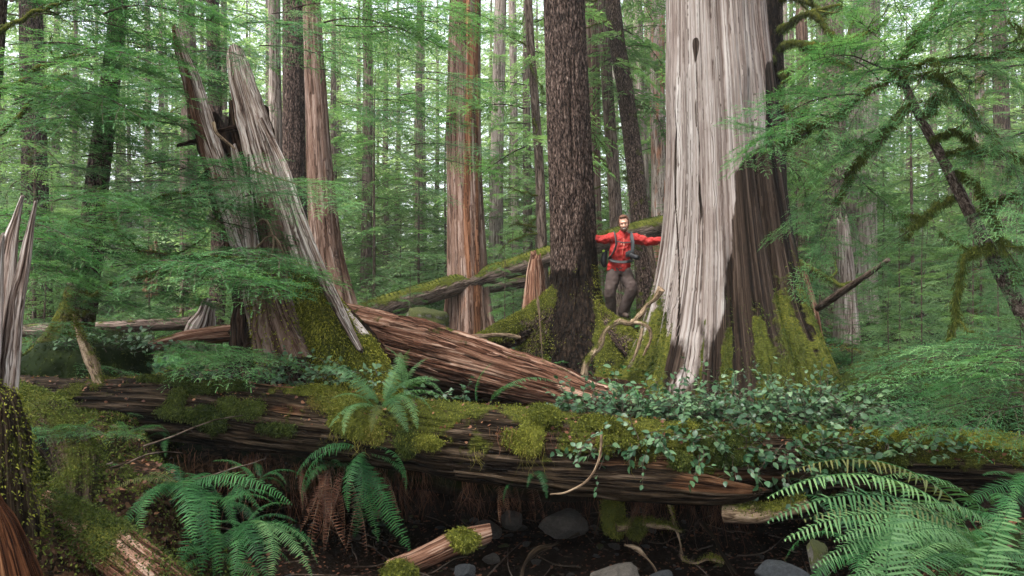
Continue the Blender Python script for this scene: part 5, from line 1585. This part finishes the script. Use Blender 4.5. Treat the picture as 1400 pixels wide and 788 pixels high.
bough_field(rt, [(1228, 95, 6.3, 1120, 150, 5.4), (1180, 130, 6.1, 1040, 185, 5.2), (1130, 160, 5.9, 1010, 215, 5.0), (1228, 95, 6.3, 1180, 20, 5.8), (1250, 60, 6.3, 1330, 20, 5.8), (1270, 85, 6.2, 1400, 120, 5.6), (1300, 80, 6.1, 1420, 30, 5.6), (1250, 50, 6.3, 1200, -20, 6.0),
                (1285, 10, 6.3, 1380, -30, 6.0), (1200, 110, 6.2, 1120, 60, 5.8), (1330, 78, 6.0, 1440, 160, 5.5), (1215, 175, 6.0, 1130, 230, 5.5), (1188, 200, 5.9, 1090, 270, 5.4), (1165, 235, 5.8, 1080, 320, 5.5), (1143, 275, 5.8, 1120, 370, 5.7),
                (1143, 270, 5.8, 1190, 360, 5.8), (1165, 235, 5.8, 1230, 320, 5.9), (1328, 160, 5.8, 1400, 230, 5.4), (1362, 200, 5.7, 1420, 300, 5.5), (1300, 118, 5.9, 1350, 190, 5.4), (1325, 205, 5.9, 1370, 270, 5.5), (1075, 195, 5.8, 1010, 175, 5.3),
                (1180, 130, 6.1, 1150, 210, 5.6), (1130, 165, 5.9, 1110, 250, 5.5), (1352, 285, 5.8, 1300, 340, 5.5), (1372, 340, 5.8, 1420, 420, 5.5), (1245, 315, 5.9, 1180, 370, 5.8), (1230, 100, 6.3, 1090, 90, 5.7), (1262, 100, 6.1, 1240, 180, 5.5),
                (1400, 60, 6.0, 1330, 100, 5.3), (1420, 0, 6.0, 1300, 30, 5.2), (1430, -20, 6.2, 1250, -10, 5.6), (1110, 180, 5.9, 1050, 240, 5.2), (1215, 175, 6.0, 1180, 260, 5.6), (1410, 390, 5.7, 1340, 420, 5.5), (1430, 212, 5.7, 1370, 330, 5.3),
                (1150, 150, 6.0, 1060, 130, 5.5), (1120, 290, 6.4, 1040, 340, 6.2), (1160, 320, 6.4, 1230, 390, 6.2), (1130, 330, 6.6, 1090, 420, 6.4), (1430, 20, 6.6, 1240, 60, 5.9), (1440, 90, 6.4, 1300, 130, 5.8), (1440, 180, 6.2, 1310, 230, 5.6), (1300, -30, 6.6, 1150, 20, 6.2), (1440, 330, 6.2, 1330, 380, 5.8), (1360, -20, 6.4, 1250, 60, 5.7), (1190, 60, 6.6, 1080, 110, 6.2), (1240, 130, 6.6, 1200, 230, 6.2)], 9)
# dark trunk right of the cedar: its long mossy arms
dk = bpy.data.objects.new('hemlock_tree', None); COL.objects.link(dk)
dk.location = W(1066, 470, 12.8); tag(dk, 'dark slender hemlock beside the giant cedar with long mossy horizontal arms', 'tree')
P, r = px_path([(1070, 500, 12.8, 36), (1066, 400, 12.8, 26), (1064, 270, 12.8, 22), (1062, 120, 12.8, 20), (1058, 0, 12.8, 19), (1052, -400, 12.8, 14)])
part('trunk', tube(P, r, 50, 160, furrow_disp(.012, 9, .5, .08), seed=9, alt=.55, moss=.3), M['hemlock'], dk)
arms(dk, [[(1062, 45, 12.8), (1085, 28, 12.2), (1115, 14, 11.8), (1150, 8, 11.6)], [(1062, 70, 12.8), (1080, 60, 12.3), (1120, 62, 11.8), (1160, 58, 11.5), (1195, 40, 11.3), (1212, 28, 11.2)],
          [(1112, 16, 11.8), (1130, 40, 11.7), (1150, 60, 11.6)], [(1060, 80, 12.8), (1045, 84, 12.3), (1030, 90, 12.2)], [(1066, 98, 12.8), (1078, 110, 12.3), (1084, 118, 12.2)], [(1095, 60, 12.1), (1130, 82, 11.8), (1165, 92, 11.6)],
          [(1062, 0, 12.8), (1090, -5, 12.4), (1130, 20, 12.0)], [(1090, 360, 12.4), (1115, 372, 12.0), (1140, 386, 11.7), (1160, 395, 11.5)]], 61, 12.2, 11, dens=800, side=3, blen=(.02, .07))
P, r = px_path([(1118, 422, 11, 10), (1150, 400, 10.5, 10), (1180, 380, 10, 8), (1215, 355, 9.6, 6)])
single('branch', tube(P, r, 12, 60, lambda th, s, p, fc: .008 * fbm(p * 9, 4, 3), seed=3, moss=.1), M['twig'], 'bare dark branch sloping up right of the giant cedar', 'branch')

# left hemlock boughs: the flat layers in front
specs = []
rs = np.random.default_rng(21)
def layer(y0, x0, x1, slope, d, n, L, jit=14):
    """a row of boughs that makes one flat layer from x0 to x1"""
    for k in range(n):
        f = (k + rs.random()) / n
        bx = x0 + (x1 - x0) * f
        by = y0 + slope * (bx - x0) + rs.normal(0, jit)
        a = rs.uniform(-.9, .9)
        dd = d + rs.uniform(-.5, .7)
        l = L * rs.uniform(.7, 1.2)
        specs.append((bx, by, dd, bx + l / dd * 1000 * math.cos(a), by + rs.uniform(8, 40), dd - l * math.sin(a) * .8 - .3))
layer(268, 120, 360, -.05, 7.0, 9, .95)
layer(300, 60, 260, -.05, 6.6, 7, .95)
layer(345, 110, 340, .02, 6.8, 9, .95)
layer(372, 180, 330, .02, 6.4, 7, .9)
layer(400, 60, 240, .03, 6.6, 7, .9)
layer(480, 190, 290, .05, 6.2, 5, .8, 8)
layer(230, 170, 250, .0, 7.2, 3, 1.0)
bough_field(lh, specs, 31)
# long limbs that carry them
arms(lh, [[(108, 420, 8.6), (160, 385, 7.6), (250, 372, 6.9), (350, 380, 6.4)], [(128, 300, 8.6), (180, 282, 7.8), (250, 262, 7.2), (350, 252, 6.8)], [(124, 340, 8.6), (90, 330, 7.8), (60, 318, 7.0), (20, 330, 6.6)],
          [(133, 250, 8.6), (170, 330, 7.8), (260, 350, 7.0), (330, 352, 6.6)]], 71, 7.6, 7, dens=200, side=1)
specs = []
layer(60, 10, 130, .05, 7.6, 8, 1.2, 30)
layer(130, -20, 120, .05, 7.2, 9, 1.2, 30)
layer(200, -20, 110, .05, 7.4, 8, 1.1, 30)
layer(10, -20, 150, .0, 7.6, 8, 1.2, 25)
layer(300, -30, 60, .05, 6.8, 7, 1.0, 30)
layer(380, -30, 60, .05, 6.4, 7, 1.0, 30)
layer(455, 20, 110, .05, 7.4, 6, .8, 20)
ul = empty('hemlock_tree', W(-40, 480, 7.2), 'dense hemlock at the upper left corner with dark layered boughs', 'tree')
P, r = px_path([(-60, 560, 7.2, 40), (-40, 300, 7.4, 30), (-10, 100, 7.6, 22), (10, -200, 7.8, 14)])
part('trunk', tube(P, r, 30, 100, furrow_disp(.01, 19, .5, .05), seed=19, moss=.2), M['hemlock'], ul)
arms(ul, [[(-20, 130, 7.6), (30, 110, 7.5), (60, 90, 7.4), (120, 70, 7.2)], [(-25, 200, 7.5), (20, 165, 7.4), (55, 130, 7.3), (90, 100, 7.3)], [(-30, 60, 7.6), (40, 20, 7.5), (100, 0, 7.4)]], 72, 7.4, 9, dens=200, side=3)
layer(100, 20, 230, .0, 8.4, 8, 1.3, 40)
layer(190, 10, 230, .0, 8.2, 7, 1.2, 30)
bough_field(ul, specs, 32)
# boughs hanging in from above: top left to centre
tb = empty('hemlock_tree', W(330, -500, 11.0) * [1, 1, 0] + [0, 0, 1.2], 'tall hemlock whose fine boughs hang in from the top between stump and middle cedar', 'tree')
P = np.array([[tb.location[0] - .6, 11.3, 1.0], [tb.location[0] - .5, 11.4, 3], [tb.location[0] - .6, 11.4, 7], [tb.location[0] - .6, 11.4, 12]])
part('trunk', tube(P, [.14, .11, .09, .05], 30, 90, furrow_disp(.01, 29, .5, .05), seed=29, moss=.2), M['hemlock'], tb)
specs = []
layer(10, 250, 560, .02, 9.0, 13, 1.4, 28)
layer(60, 380, 600, .02, 10.0, 9, 1.3, 30)
layer(130, 440, 590, .0, 11.0, 8, 1.3, 30)
layer(210, 470, 590, .0, 11.5, 6, 1.3, 30)
layer(30, 170, 300, .0, 8.6, 5, 1.3, 25)
layer(120, 150, 230, .0, 9.6, 5, 1.3, 25)
bough_field(tb, specs, 33)
# right: low boughs spreading over the fallen log
rb = empty('young_hemlock', W(1440, 560, 4.6), 'low hemlock sapling at right spreading flat pale boughs over the log', 'sapling')
P, r = px_path([(1462, 890, 4.6, 20), (1450, 640, 4.6, 14), (1445, 540, 4.6, 10), (1440, 430, 4.6, 7)])
part('trunk', tube(P, r, 12, 40, seed=3, moss=.3), M['twig'], rb)
bough_field(rb, [(1440, 500, 4.6, 1160, 530, 5.0), (1440, 480, 4.7, 1230, 490, 5.4), (1440, 540, 4.6, 1210, 580, 4.7), (1445, 520, 4.6, 1270, 535, 4.4), (1440, 560, 4.5, 1290, 585, 4.3), (1440, 470, 4.8, 1300, 470, 5.2), (1400, 510, 4.7, 1250, 560, 4.9), (1445, 450, 4.7, 1340, 440, 5.0), (1430, 500, 4.8, 1180, 505, 5.6), (1440, 590, 4.4, 1350, 610, 4.2), (1430, 480, 5.0, 1320, 510, 4.4), (1420, 520, 5.4, 1200, 560, 5.6), (1400, 480, 5.6, 1190, 500, 6.2), (1410, 540, 5.2, 1240, 600, 5.2), (1380, 520, 5.8, 1170, 540, 6.4)], 41)

# more fern tufts on the near banks
for q, (px, py, d, n_, L, key, lab) in enumerate([(205, 700, 4.6, 10, .55, 'green', 'shaded fern behind the lower left fern fan'), (310, 690, 4.9, 9, .5, 'green', 'dark fern between the fern fan and the dead roots'), (130, 655, 4.6, 7, .4, 'green', 'small fern beside the thick mossy root'),
        (455, 640, 5.8, 7, .4, 'green', 'small dark fern hidden at the left of the dead roots'), (1320, 760, 3.3, 11, .6, 'green', 'deep green fern behind the big pale ferns at lower right'), (1400, 730, 3.0, 10, .5, 'green', 'deep green fern at the right edge over the big ferns'), (1230, 740, 3.7, 8, .45, 'green', 'dark fern under the arching pale fronds'), (350, 660, 5.2, 8, .4, 'green', 'shaded fern under the log left of the rusty dead fronds'), (290, 760, 4.1, 10, .5, 'green', 'lowest fern tuft at the bottom edge of the lower left bank'),
        (230, 600, 5.9, 5, .3, 'green', 'tiny fern under the dark left part of the log'), (1180, 760, 3.2, 8, .5, 'green', 'fern beside the bright mossy boulder'), (40, 620, 4.4, 6, .3, 'green', 'small fern at the foot of the white splinters')]):
    fern(W(px, py, d), n_, L, key, seed=300 + q, label=lab, tilt=(-.1, .35))
# ------------------------------------------------------------------ undergrowth
rs = np.random.default_rng(55)
cnt = 0
while cnt < 110:
    y = 8.6 + 16 * rs.random() ** 1.4
    x = rs.uniform(-.78 * y, .78 * y)
    px = x / y * 1000 + 700
    if 640 < px < 1140 and y < 13.5: continue
    if y < 9 and 380 < px < 900: continue
    s = rs.uniform(.35, .7)
    t = fern((x, y, float(ground_h(x, y)) - .03), int(rs.integers(6, 10)), s, rs.choice(['green', 'green', 'pale']), seed=1000 + cnt, label='small green fern on the forest floor between the trunks', group='ferns of the forest floor', tilt=(-.15, .2))
    cnt += 1
for q in range(14):
    px = 1110 + 290 * rs.random() if q % 2 else 20 + 300 * rs.random()
    y = rs.uniform(8.3, 12.5)
    x = (px - 700) / 1000 * y
    fern((x, y, float(ground_h(x, y)) - .03), 10, rs.uniform(.6, .9), rs.choice(['green', 'pale']), seed=1300 + q, label='broad fern of the shaded forest floor beside the log', group='broad ferns beside the log', tilt=(-.15, .2))
for q, (px, y, sc_) in enumerate([(1165, 11.5, .26), (1215, 9.6, .22), (1260, 10.6, .30), (1310, 9.0, .24), (1365, 10.0, .30), (1395, 8.4, .22), (1230, 12.8, .4), (1330, 12.2, .42), (60, 10.5, .4), (250, 12.5, .4), (300, 11.0, .22), (560, 13.5, .28), (690, 14.6, .3), (500, 12.4, .2)]):
    place_tree((px - 700) / 1000 * y, y, 'young', q % 5, sc_, q * 1.1, 'young_hemlock', 'tiny hemlock seedling growing among the mossy mounds just behind the log', 'hemlock seedlings behind the log', YST[q % 5])
# ground plants nobody could count
g = G()
n = 16000
y = 8.2 + 26 * rs.random(n) ** 1.5
x = rs.uniform(-.8, .8, n) * (y + 1)
ok = fbm(np.stack([x * .6, y * .6, 0 * x], -1), 88, 3) > -.12
ok &= ~((x / y * 1000 + 700 > 1120) & (y < 13) & (rs.random(len(x)) < .75))
x, y = x[ok], y[ok]
z = ground_h(x, y)
n = len(x)
P = np.stack([x, y, z + rs.uniform(.02, .22, n)], -1)
a = rs.uniform(0, 2 * PI, n)
D = unit(np.stack([np.cos(a), np.sin(a), rs.normal(0, .3, n)], -1))
N = unit(rs.normal(0, .4, (n, 3)) + [0, 0, 1])
salal_leaves(P, D, N, rs.uniform(.04, .10, n) * (1 + y * .02), rs, g)
structure('ground_cover', g, M['cover'], True, 'stuff')
g = G()
X = rs.uniform(-6, 6, 400); Yy = np.where(np.arange(400) % 2, 7.6 + 12 * rs.random(400), 4.4 + 3 * rs.random(400))
X = X * np.where(np.arange(400) % 2, 1, .5)
for q in range(380):
    z = float(ground_h(X[q], Yy[q]))
    tube(crooked((X[q], Yy[q], z + .02), (rs.normal(), rs.normal(), rs.normal(0, .15)), rs.uniform(.2, .9), 4, rs, .2), np.linspace(.008, .003, 5), 4, 8, seed=q, g=g)
structure('fallen_twigs', g, M['twig'], True, 'stuff')

# moss carpet on the near banks and mounds
def carpet(name, x0, x1, y0, y1, n, seed, mat, thr=-.1, ln=(.015, .045)):
    rs = np.random.default_rng(seed)
    x = rs.uniform(x0, x1, n); y = rs.uniform(y0, y1, n)
    z = ground_h(x, y)
    ok = (fbm(np.stack([x * 1.3, y * 1.3, 0 * x], -1), seed, 3) > thr) & (z > .55)
    P = np.stack([x, y, z - .005], -1)[ok]
    N = np.stack([rs.normal(0, .3, len(P)), rs.normal(-.3, .3, len(P)), np.ones(len(P))], -1)
    structure(name, fuzz(P, unit(N), np.ones(len(P)), len(P), ln, .010, .3, .5, seed), M[mat], False, 'stuff')
carpet('moss_carpet', -4.2, -1.2, 2.8, 8, 150000, 4, 'moss_dark', -.35, (.012, .04))
carpet('moss_carpet', .8, 5, 2.0, 8, 40000, 5, 'moss_dark')
carpet('moss_carpet', -6, 8, 8, 17, 120000, 6, 'moss', -.05, (.02, .07))

rs = np.random.default_rng(66)
n = 26000
x = rs.uniform(-4.5, 4.5, n); y = rs.uniform(3.2, 12.5, n)
z = ground_h(x, y) + .006
a = rs.uniform(0, 2 * PI, n)
D = unit(np.stack([np.cos(a), np.sin(a), rs.normal(0, .15, n)], -1)); N = unit(rs.normal(0, .35, (n, 3)) + [0, 0, 1])
structure('leaf_litter', salal_leaves(np.stack([x, y, z], -1), D, N, rs.uniform(.012, .045, n), rs), M['fern_dead'], True, 'stuff')
# ------------------------------------------------------------------ the man between the trees
MD = 12.0
def mp(px, py, dy=0.0): return W(px, py, MD) + [0, dy, 0]
def blob(g, c, r, seg=14, rot=None):
    th, ph = np.meshgrid(np.arange(seg) / seg * 2 * PI, np.linspace(0, PI, seg), indexing='ij')
    V = np.stack([np.cos(th) * np.sin(ph) * r[0], np.sin(th) * np.sin(ph) * r[1], np.cos(ph) * r[2]], -1).reshape(-1, 3)
    if rot is not None: V = V @ np.array(rot.to_3x3() if hasattr(rot, 'to_3x3') else rot).T
    i, j = np.meshgrid(np.arange(seg), np.arange(seg - 1), indexing='ij')
    Q = np.stack([i * seg + j, i * seg + j + 1, ((i + 1) % seg) * seg + j + 1, ((i + 1) % seg) * seg + j], -1).reshape(-1, 4)
    g.add(V + c, Q)
def limb(g, pts, rad, ell=(1, 1), ref=None, nv=24, nu=16, ends=True):
    t = tube(pts, rad, nu, nv, ell=ell, ref=ref)
    V, Q, T, _, _, _ = t.arrays()
    g.add(V, Q, T)
    if ends:
        blob(g, np.asarray(pts[0], float), (rad[0] * .98,) * 3, 10); blob(g, np.asarray(pts[-1], float), (rad[-1] * .98,) * 3, 10)
def cloth(name, col, rough=.8, nscale=40, var=.2, bump=.3):
    return plain(name, col, rough, nscale, var, bump, .01)
MS = plain('skin', (.50, .27, .19), .5, 30, .12, .05, .003, .4)
MJ = cloth('red_jacket', (.24, .010, .007), .75, 9, .35, .8)
MT = cloth('brown_trousers', (.042, .028, .024), .9, 16, .3, .5)
MG = cloth('grey_webbing', (.030, .034, .036), .7)
MK = plain('black_plastic', (.010, .010, .011), .6, 30, .2, .05, .002, .25)
MB_ = cloth('brown_boot', (.035, .022, .016), .7)
MH = cloth('brown_hair', (.085, .035, .018), .8, 120, .5, .6)
ML = cloth('lime_cloth', (.35, .50, .05))
man = empty('person', mp(845, 433), 'man in red jacket and brown trousers leaning between two trunks with arms spread', 'person')
def fused(name, g, mat, voxel=.008, smooth=4, wr=None):
    o = part(name, g, mat, man)
    m = o.modifiers.new('fuse', 'REMESH'); m.mode = 'VOXEL'; m.voxel_size = voxel; m.use_smooth_shade = True
    if smooth:
        s = o.modifiers.new('soften', 'SMOOTH'); s.factor = .5; s.iterations = smooth
    if wr:
        tx = bpy.data.textures.new(name + '_folds', 'CLOUDS'); tx.noise_scale = wr[1]
        d = o.modifiers.new('folds', 'DISPLACE'); d.texture = tx; d.strength = wr[0]; d.mid_level = .5
    return o
# skeleton points
neck = mp(852, 321, .02); chest = mp(850, 336, .03); waist = mp(847, 358, .03); hip = mp(846, 370, .03)
shL, shR = mp(838, 325, .02), mp(867, 326, .02)
elL, wrL = mp(823, 327.5, .06), mp(810, 324, .08)
elR, wrR = mp(889, 331, -.06), mp(908, 327, -.22)
hpL, knL, anL = mp(840, 373, .03), mp(833, 400, -.08), mp(836, 427, .05)
hpR, knR, anR = mp(855, 373, .03), mp(862, 396, -.12), mp(852, 427, .02)
hd = mp(853, 306, -.01)
b = G()
rz = Matrix.Rotation(R(-8), 3, 'Y') @ Matrix.Rotation(R(-14), 3, 'Z') @ Matrix.Rotation(R(8), 3, 'X')
RZ = np.array(rz)
def hp_(x, y, z): return hd + RZ @ np.array([x, y, z])      # head space: -Y is the face
blob(b, hp_(0, .015, .025), (.079, .098, .105), 20, RZ)      # skull
blob(b, hp_(0, -.018, -.045), (.060, .072, .078), 18, RZ)    # jaw
blob(b, hp_(0, -.060, -.098), (.030, .026, .022), 12, RZ)    # chin
blob(b, hp_(.034, -.058, -.030), (.028, .026, .024), 10, RZ); blob(b, hp_(-.034, -.058, -.030), (.028, .026, .024), 10, RZ)  # cheeks
limb(b, [hp_(0, -.078, .012), hp_(0, -.100, -.018), hp_(0, -.108, -.034)], [.010, .013, .017], nv=8, nu=10)  # nose
blob(b, hp_(0, -.086, .030), (.052, .014, .010), 10, RZ)     # brow
for s in (-1, 1): blob(b, hp_(.080 * s, .012, -.008), (.010, .020, .032), 10, RZ)  # ears
limb(b, [hp_(0, -.080, -.072), hp_(.001, -.082, -.074)], [.016, .016], nv=4, nu=8)    # mouth
limb(b, [hp_(0, .02, -.06), neck, chest], [.056, .060, .09])
limb(b, [chest, waist, hip], [.115, .105, .115], (.7, 1))
for sh, el, wr in ((shL, elL, wrL), (shR, elR, wrR)):
    limb(b, [chest + (sh - chest) * .5, sh, el, wr], [.06, .052, .038, .026])
for h, k, a in ((hpL, knL, anL), (hpR, knR, anR)):
    limb(b, [h, k, a], [.075, .055, .038])
def hand(wr, palm_d, up, across, s=1.0, spread=.24):
    """palm_d: fingers point this way; up: back of the hand; across: the thumb's side"""
    pd, ac, upn = (unit(np.asarray(v, float)[None])[0] for v in (palm_d, across, up))
    c = wr + pd * .05
    for k in range(4):
        o = ac * (.027 - .018 * k)
        limb(b, [wr + o * .5, c + o + pd * .035], [.014, .0115], nv=8, nu=8)
    for k, L in enumerate((.070, .078, .072, .056)):
        o = ac * (.029 - .0195 * k)
        dd = unit((pd + ac * spread * (1.5 - k) / 1.5)[None])[0]
        p0 = c + o + pd * .03
        limb(b, [p0, p0 + dd * L * .5, p0 + dd * L * .8 - upn * .006, p0 + dd * L - upn * .016], [.0092, .0085, .0078, .0068], nv=12, nu=8)
    limb(b, [wr + ac * .016, c + ac * .040 - pd * .012, c + ac * .062 + pd * .012, c + ac * .070 + pd * .036], [.014, .0115, .010, .0078], nv=12, nu=8)
hand(wrR, (.35, .10, .90), (-1, -.1, .3), (-.15, -.95, .15))
hand(wrL, (-.75, .35, .55), (.3, -.9, .2), (-.1, -.3, .9))
fused('body', b, MS, .0055, 3)
j = G()
limb(j, [mp(852, 319, .02), mp(852, 324, .025)], [.075, .088], (.9, 1))          # collar
limb(j, [mp(851.5, 326, .03), mp(850, 340, .03), mp(848, 356, .03), mp(846.5, 364, .03), mp(846, 371, .03)], [.150, .195, .185, .190, .202], (.62, 1), ref=[0, 1, 0], ends=False)
limb(j, [chest + (shL - chest) * .4, shL + [0, 0, -.005], elL, wrL], [.095, .088, .068, .048])
limb(j, [chest + (shR - chest) * .4, shR + [0, 0, -.005], elR, wrR], [.095, .090, .068, .046])
fused('jacket', j, MJ, .010, 3, (.045, .06))
# hood lying behind the neck
hg = G(); limb(hg, [mp(842, 322, .09), mp(853, 320, .13), mp(863, 322, .09)], [.04, .055, .04]); fused('hood', hg, MJ, .010, 2, (.02, .05))
tr = G()
limb(tr, [mp(846, 366, .03), mp(846, 376, .03)], [.175, .178], (.68, 1), ref=[0, 1, 0], ends=False)
limb(tr, [hpL, (hpL + knL) / 2, knL, (knL + anL) / 2, anL + [0, 0, -.01]], [.118, .112, .094, .090, .084])
limb(tr, [hpR, (hpR + knR) / 2, knR, (knR + anR) / 2, anR + [0, 0, -.01]], [.118, .112, .098, .092, .084])
fused('trousers', tr, MT, .010, 3, (.030, .08))
for a, dx in ((anL, -.03), (anR, .04)):
    bt = G(); limb(bt, [a + [0, .03, .05], a + [0, .02, -.02], a + [dx * .6, -.07, -.045], a + [dx, -.16, -.06]], [.055, .055, .048, .038]); fused('boot', bt, MB_, .008, 2)
hr = G()
blob(hr, hp_(0, .030, .048), (.086, .098, .098), 18, RZ); blob(hr, hp_(0, -.030, .112), (.058, .050, .030), 12, RZ)
for s in (-1, 1): blob(hr, hp_(.072 * s, .0, .018), (.014, .035, .045), 10, RZ)
# keep the face free: cut back everything in front of the brow
hrV = np.concatenate(hr.V); 
loc = (hrV - hd) @ RZ
face = (loc[:, 1] < -.045) & (loc[:, 2] < .088)
loc[face, 1] = -.045
hr.V = [loc @ RZ.T + hd]
fused('hair', hr, MH, .006, 2, (.016, .02))
bd = G()
for x, y, z, r_ in [(0, -.078, -.100, .028), (.026, -.066, -.090, .026), (-.026, -.066, -.090, .026), (.048, -.040, -.070, .024), (-.048, -.040, -.070, .024), (.060, -.012, -.040, .018), (-.060, -.012, -.040, .018), (0, -.070, -.118, .024)]:
    blob(bd, hp_(x, y, z), (r_,) * 3, 10)
limb(bd, [hp_(-.030, -.082, -.060), hp_(0, -.096, -.050), hp_(.030, -.082, -.060)], [.006, .008, .006], nv=8, nu=8)
fused('beard', bd, MH, .005, 1, (.006, .02))
for s in (-1, 1):
    e = G(); blob(e, hp_(.030 * s, -.080, .008), (.010, .006, .006), 8, RZ); part('eye', e, MK, man)
mo = G(); limb(mo, [hp_(-.020, -.094, -.070), hp_(0, -.099, -.075), hp_(.020, -.094, -.070)], [.003, .005, .003], nv=8, nu=6); part('teeth', mo, plain('teeth', (.7, .66, .6), .4), man)
z = G(); limb(z, [mp(851.5, 327, -.135), mp(850, 340, -.150), mp(848.5, 352, -.140)], [.004, .004, .004], nv=10, nu=6); part('zip', z, ML if False else plain('pale_zip', (.5, .12, .08)), man)
# backpack
bp = empty('backpack', mp(848, 360, .2), 'dark grey hiking backpack worn by the man with chest and waist straps', 'backpack')
def bpart(name, g, mat, voxel=None):
    o = part(name, g, mat, bp)
    if voxel:
        m = o.modifiers.new('fuse', 'REMESH'); m.mode = 'VOXEL'; m.voxel_size = voxel; m.use_smooth_shade = True
    return o
g = G(); limb(g, [mp(850, 328, .24), mp(849, 345, .27), mp(847, 362, .25)], [.13, .16, .14], (.75, 1), ref=[0, 1, 0]); bpart('bag', g, MK, .01)
g = G(); limb(g, [mp(829, 345, .16), mp(827, 356, .15), mp(828, 362, .15)], [.045, .055, .045]); bpart('side_pocket', g, MK, .008)
g = G(); blob(g, mp(827, 343, .15), (.028, .03, .025), 10); bpart('lime_cloth', g, ML)
def strap(pts, w, mat=MG, name='strap'):
    g = G(); t = tube([mp(*p) for p in pts], [w] * len(pts), 14, 40, ell=(.30, 1), ref=[0, 1, 0]); V, Q, T, _, _, _ = t.arrays(); g.add(V, Q, T); return bpart(name, g, mat)
strap([(842, 318.5, .14), (840.5, 319.5, .0), (840.5, 327, -.115), (840.5, 336, -.150), (837, 346, -.125), (833, 352, -.02)], .040)
strap([(861, 319, .14), (862, 320, .0), (862.5, 328, -.115), (863, 337, -.150), (862, 348, -.125), (862, 354, -.05)], .040)
strap([(842, 331, -.155), (851, 333, -.168), (862, 332, -.155)], .010, MG, 'chest_strap')
strap([(833, 352, .02), (836, 357, -.11), (848, 359, -.155), (858, 358, -.135), (864, 356, .0)], .032, MK, 'waist_belt')
# camera at his waist
ck = empty('camera', mp(861, 352, -.2), 'black camera with stubby lens hanging at the waist of the man', 'camera')
def cbox(g, c, h, bev=.3):
    blob2 = G(); 
    th = np.arange(24) / 24 * 2 * PI
    sx = np.sign(np.cos(th)) * np.abs(np.cos(th)) ** bev; sz = np.sign(np.sin(th)) * np.abs(np.sin(th)) ** bev
    V = []
    for yy, k in ((-1, .85), (-.8, 1), (.8, 1), (1, .85)):
        V.append(np.stack([sx * h[0] * k, np.full(24, yy * h[1]), sz * h[2] * k], -1))
    V.append(np.array([[0, -h[1], 0], [0, h[1], 0]])); V = np.concatenate(V)
    a = np.arange(24); bb = (a + 1) % 24
    Q = np.concatenate([np.stack([r0 * 24 + a, r0 * 24 + bb, (r0 + 1) * 24 + bb, (r0 + 1) * 24 + a], -1) for r0 in range(3)])
    T = np.concatenate([np.stack([a, np.full(24, 96), bb], -1), np.stack([72 + a, 72 + bb, np.full(24, 97)], -1)])
    g.add(V + c, Q, T)
cm = G(); cbox(cm, mp(858, 348.5, -.20), (.062, .032, .042)); cbox(cm, mp(858, 344.8, -.20), (.022, .024, .016)); part('camera_body', cm, MK, ck)
ln = G(); limb(ln, [mp(860, 350, -.22), mp(863, 352, -.27), mp(866, 353.5, -.33)], [.036, .040, .042], nv=10, nu=20); part('lens', ln, MK, ck)
ln = G(); limb(ln, [mp(866, 353.5, -.330), mp(866.4, 353.7, -.337)], [.034, .030], nv=4, nu=20); part('glass', ln, plain('lens_glass', (.02, .025, .04), .08, 5, .1, 0, .001, .8), ck)

# ------------------------------------------------------------------ unseen boughs added over and behind the camera to dim the foreground
rs = np.random.default_rng(9)
g = G()
for i in range(520):
    x = rs.uniform(-14, 14); y = rs.uniform(-16, 7.5)
    z = CZ + 5.0 + 9 * rs.random() + .40 * max(0, y)
    az = rs.uniform(0, 2 * PI)
    add_arrays(g, ARR['far'][rs.integers(4)], basis((x, y, z), (math.cos(az), math.sin(az), -.1), 0, rs.uniform(1.0, 1.8)), rs.random() * .3)
structure('added_shade_canopy', g, LM, False, 'stuff')
# ------------------------------------------------------------------ damp air
hz = NT('damp_air')
hz.t.nodes.remove(hz.b)
pv = hz.n('VolumePrincipled', {'Color': (.95, .98, .95, 1), 'Density': .0007, 'Anisotropy': .2})
hz.t.links.new(pv.outputs[0], hz.out.inputs['Volume'])
V = np.array([[x, y, z] for x in (-252, 252) for y in (-30, 262) for z in (-3, 45)], float)
structure('haze', G().add(V, [[0, 1, 3, 2], [4, 6, 7, 5], [0, 4, 5, 1], [2, 3, 7, 6], [0, 2, 6, 4], [1, 5, 7, 3]]), hz.m, False, 'stuff')
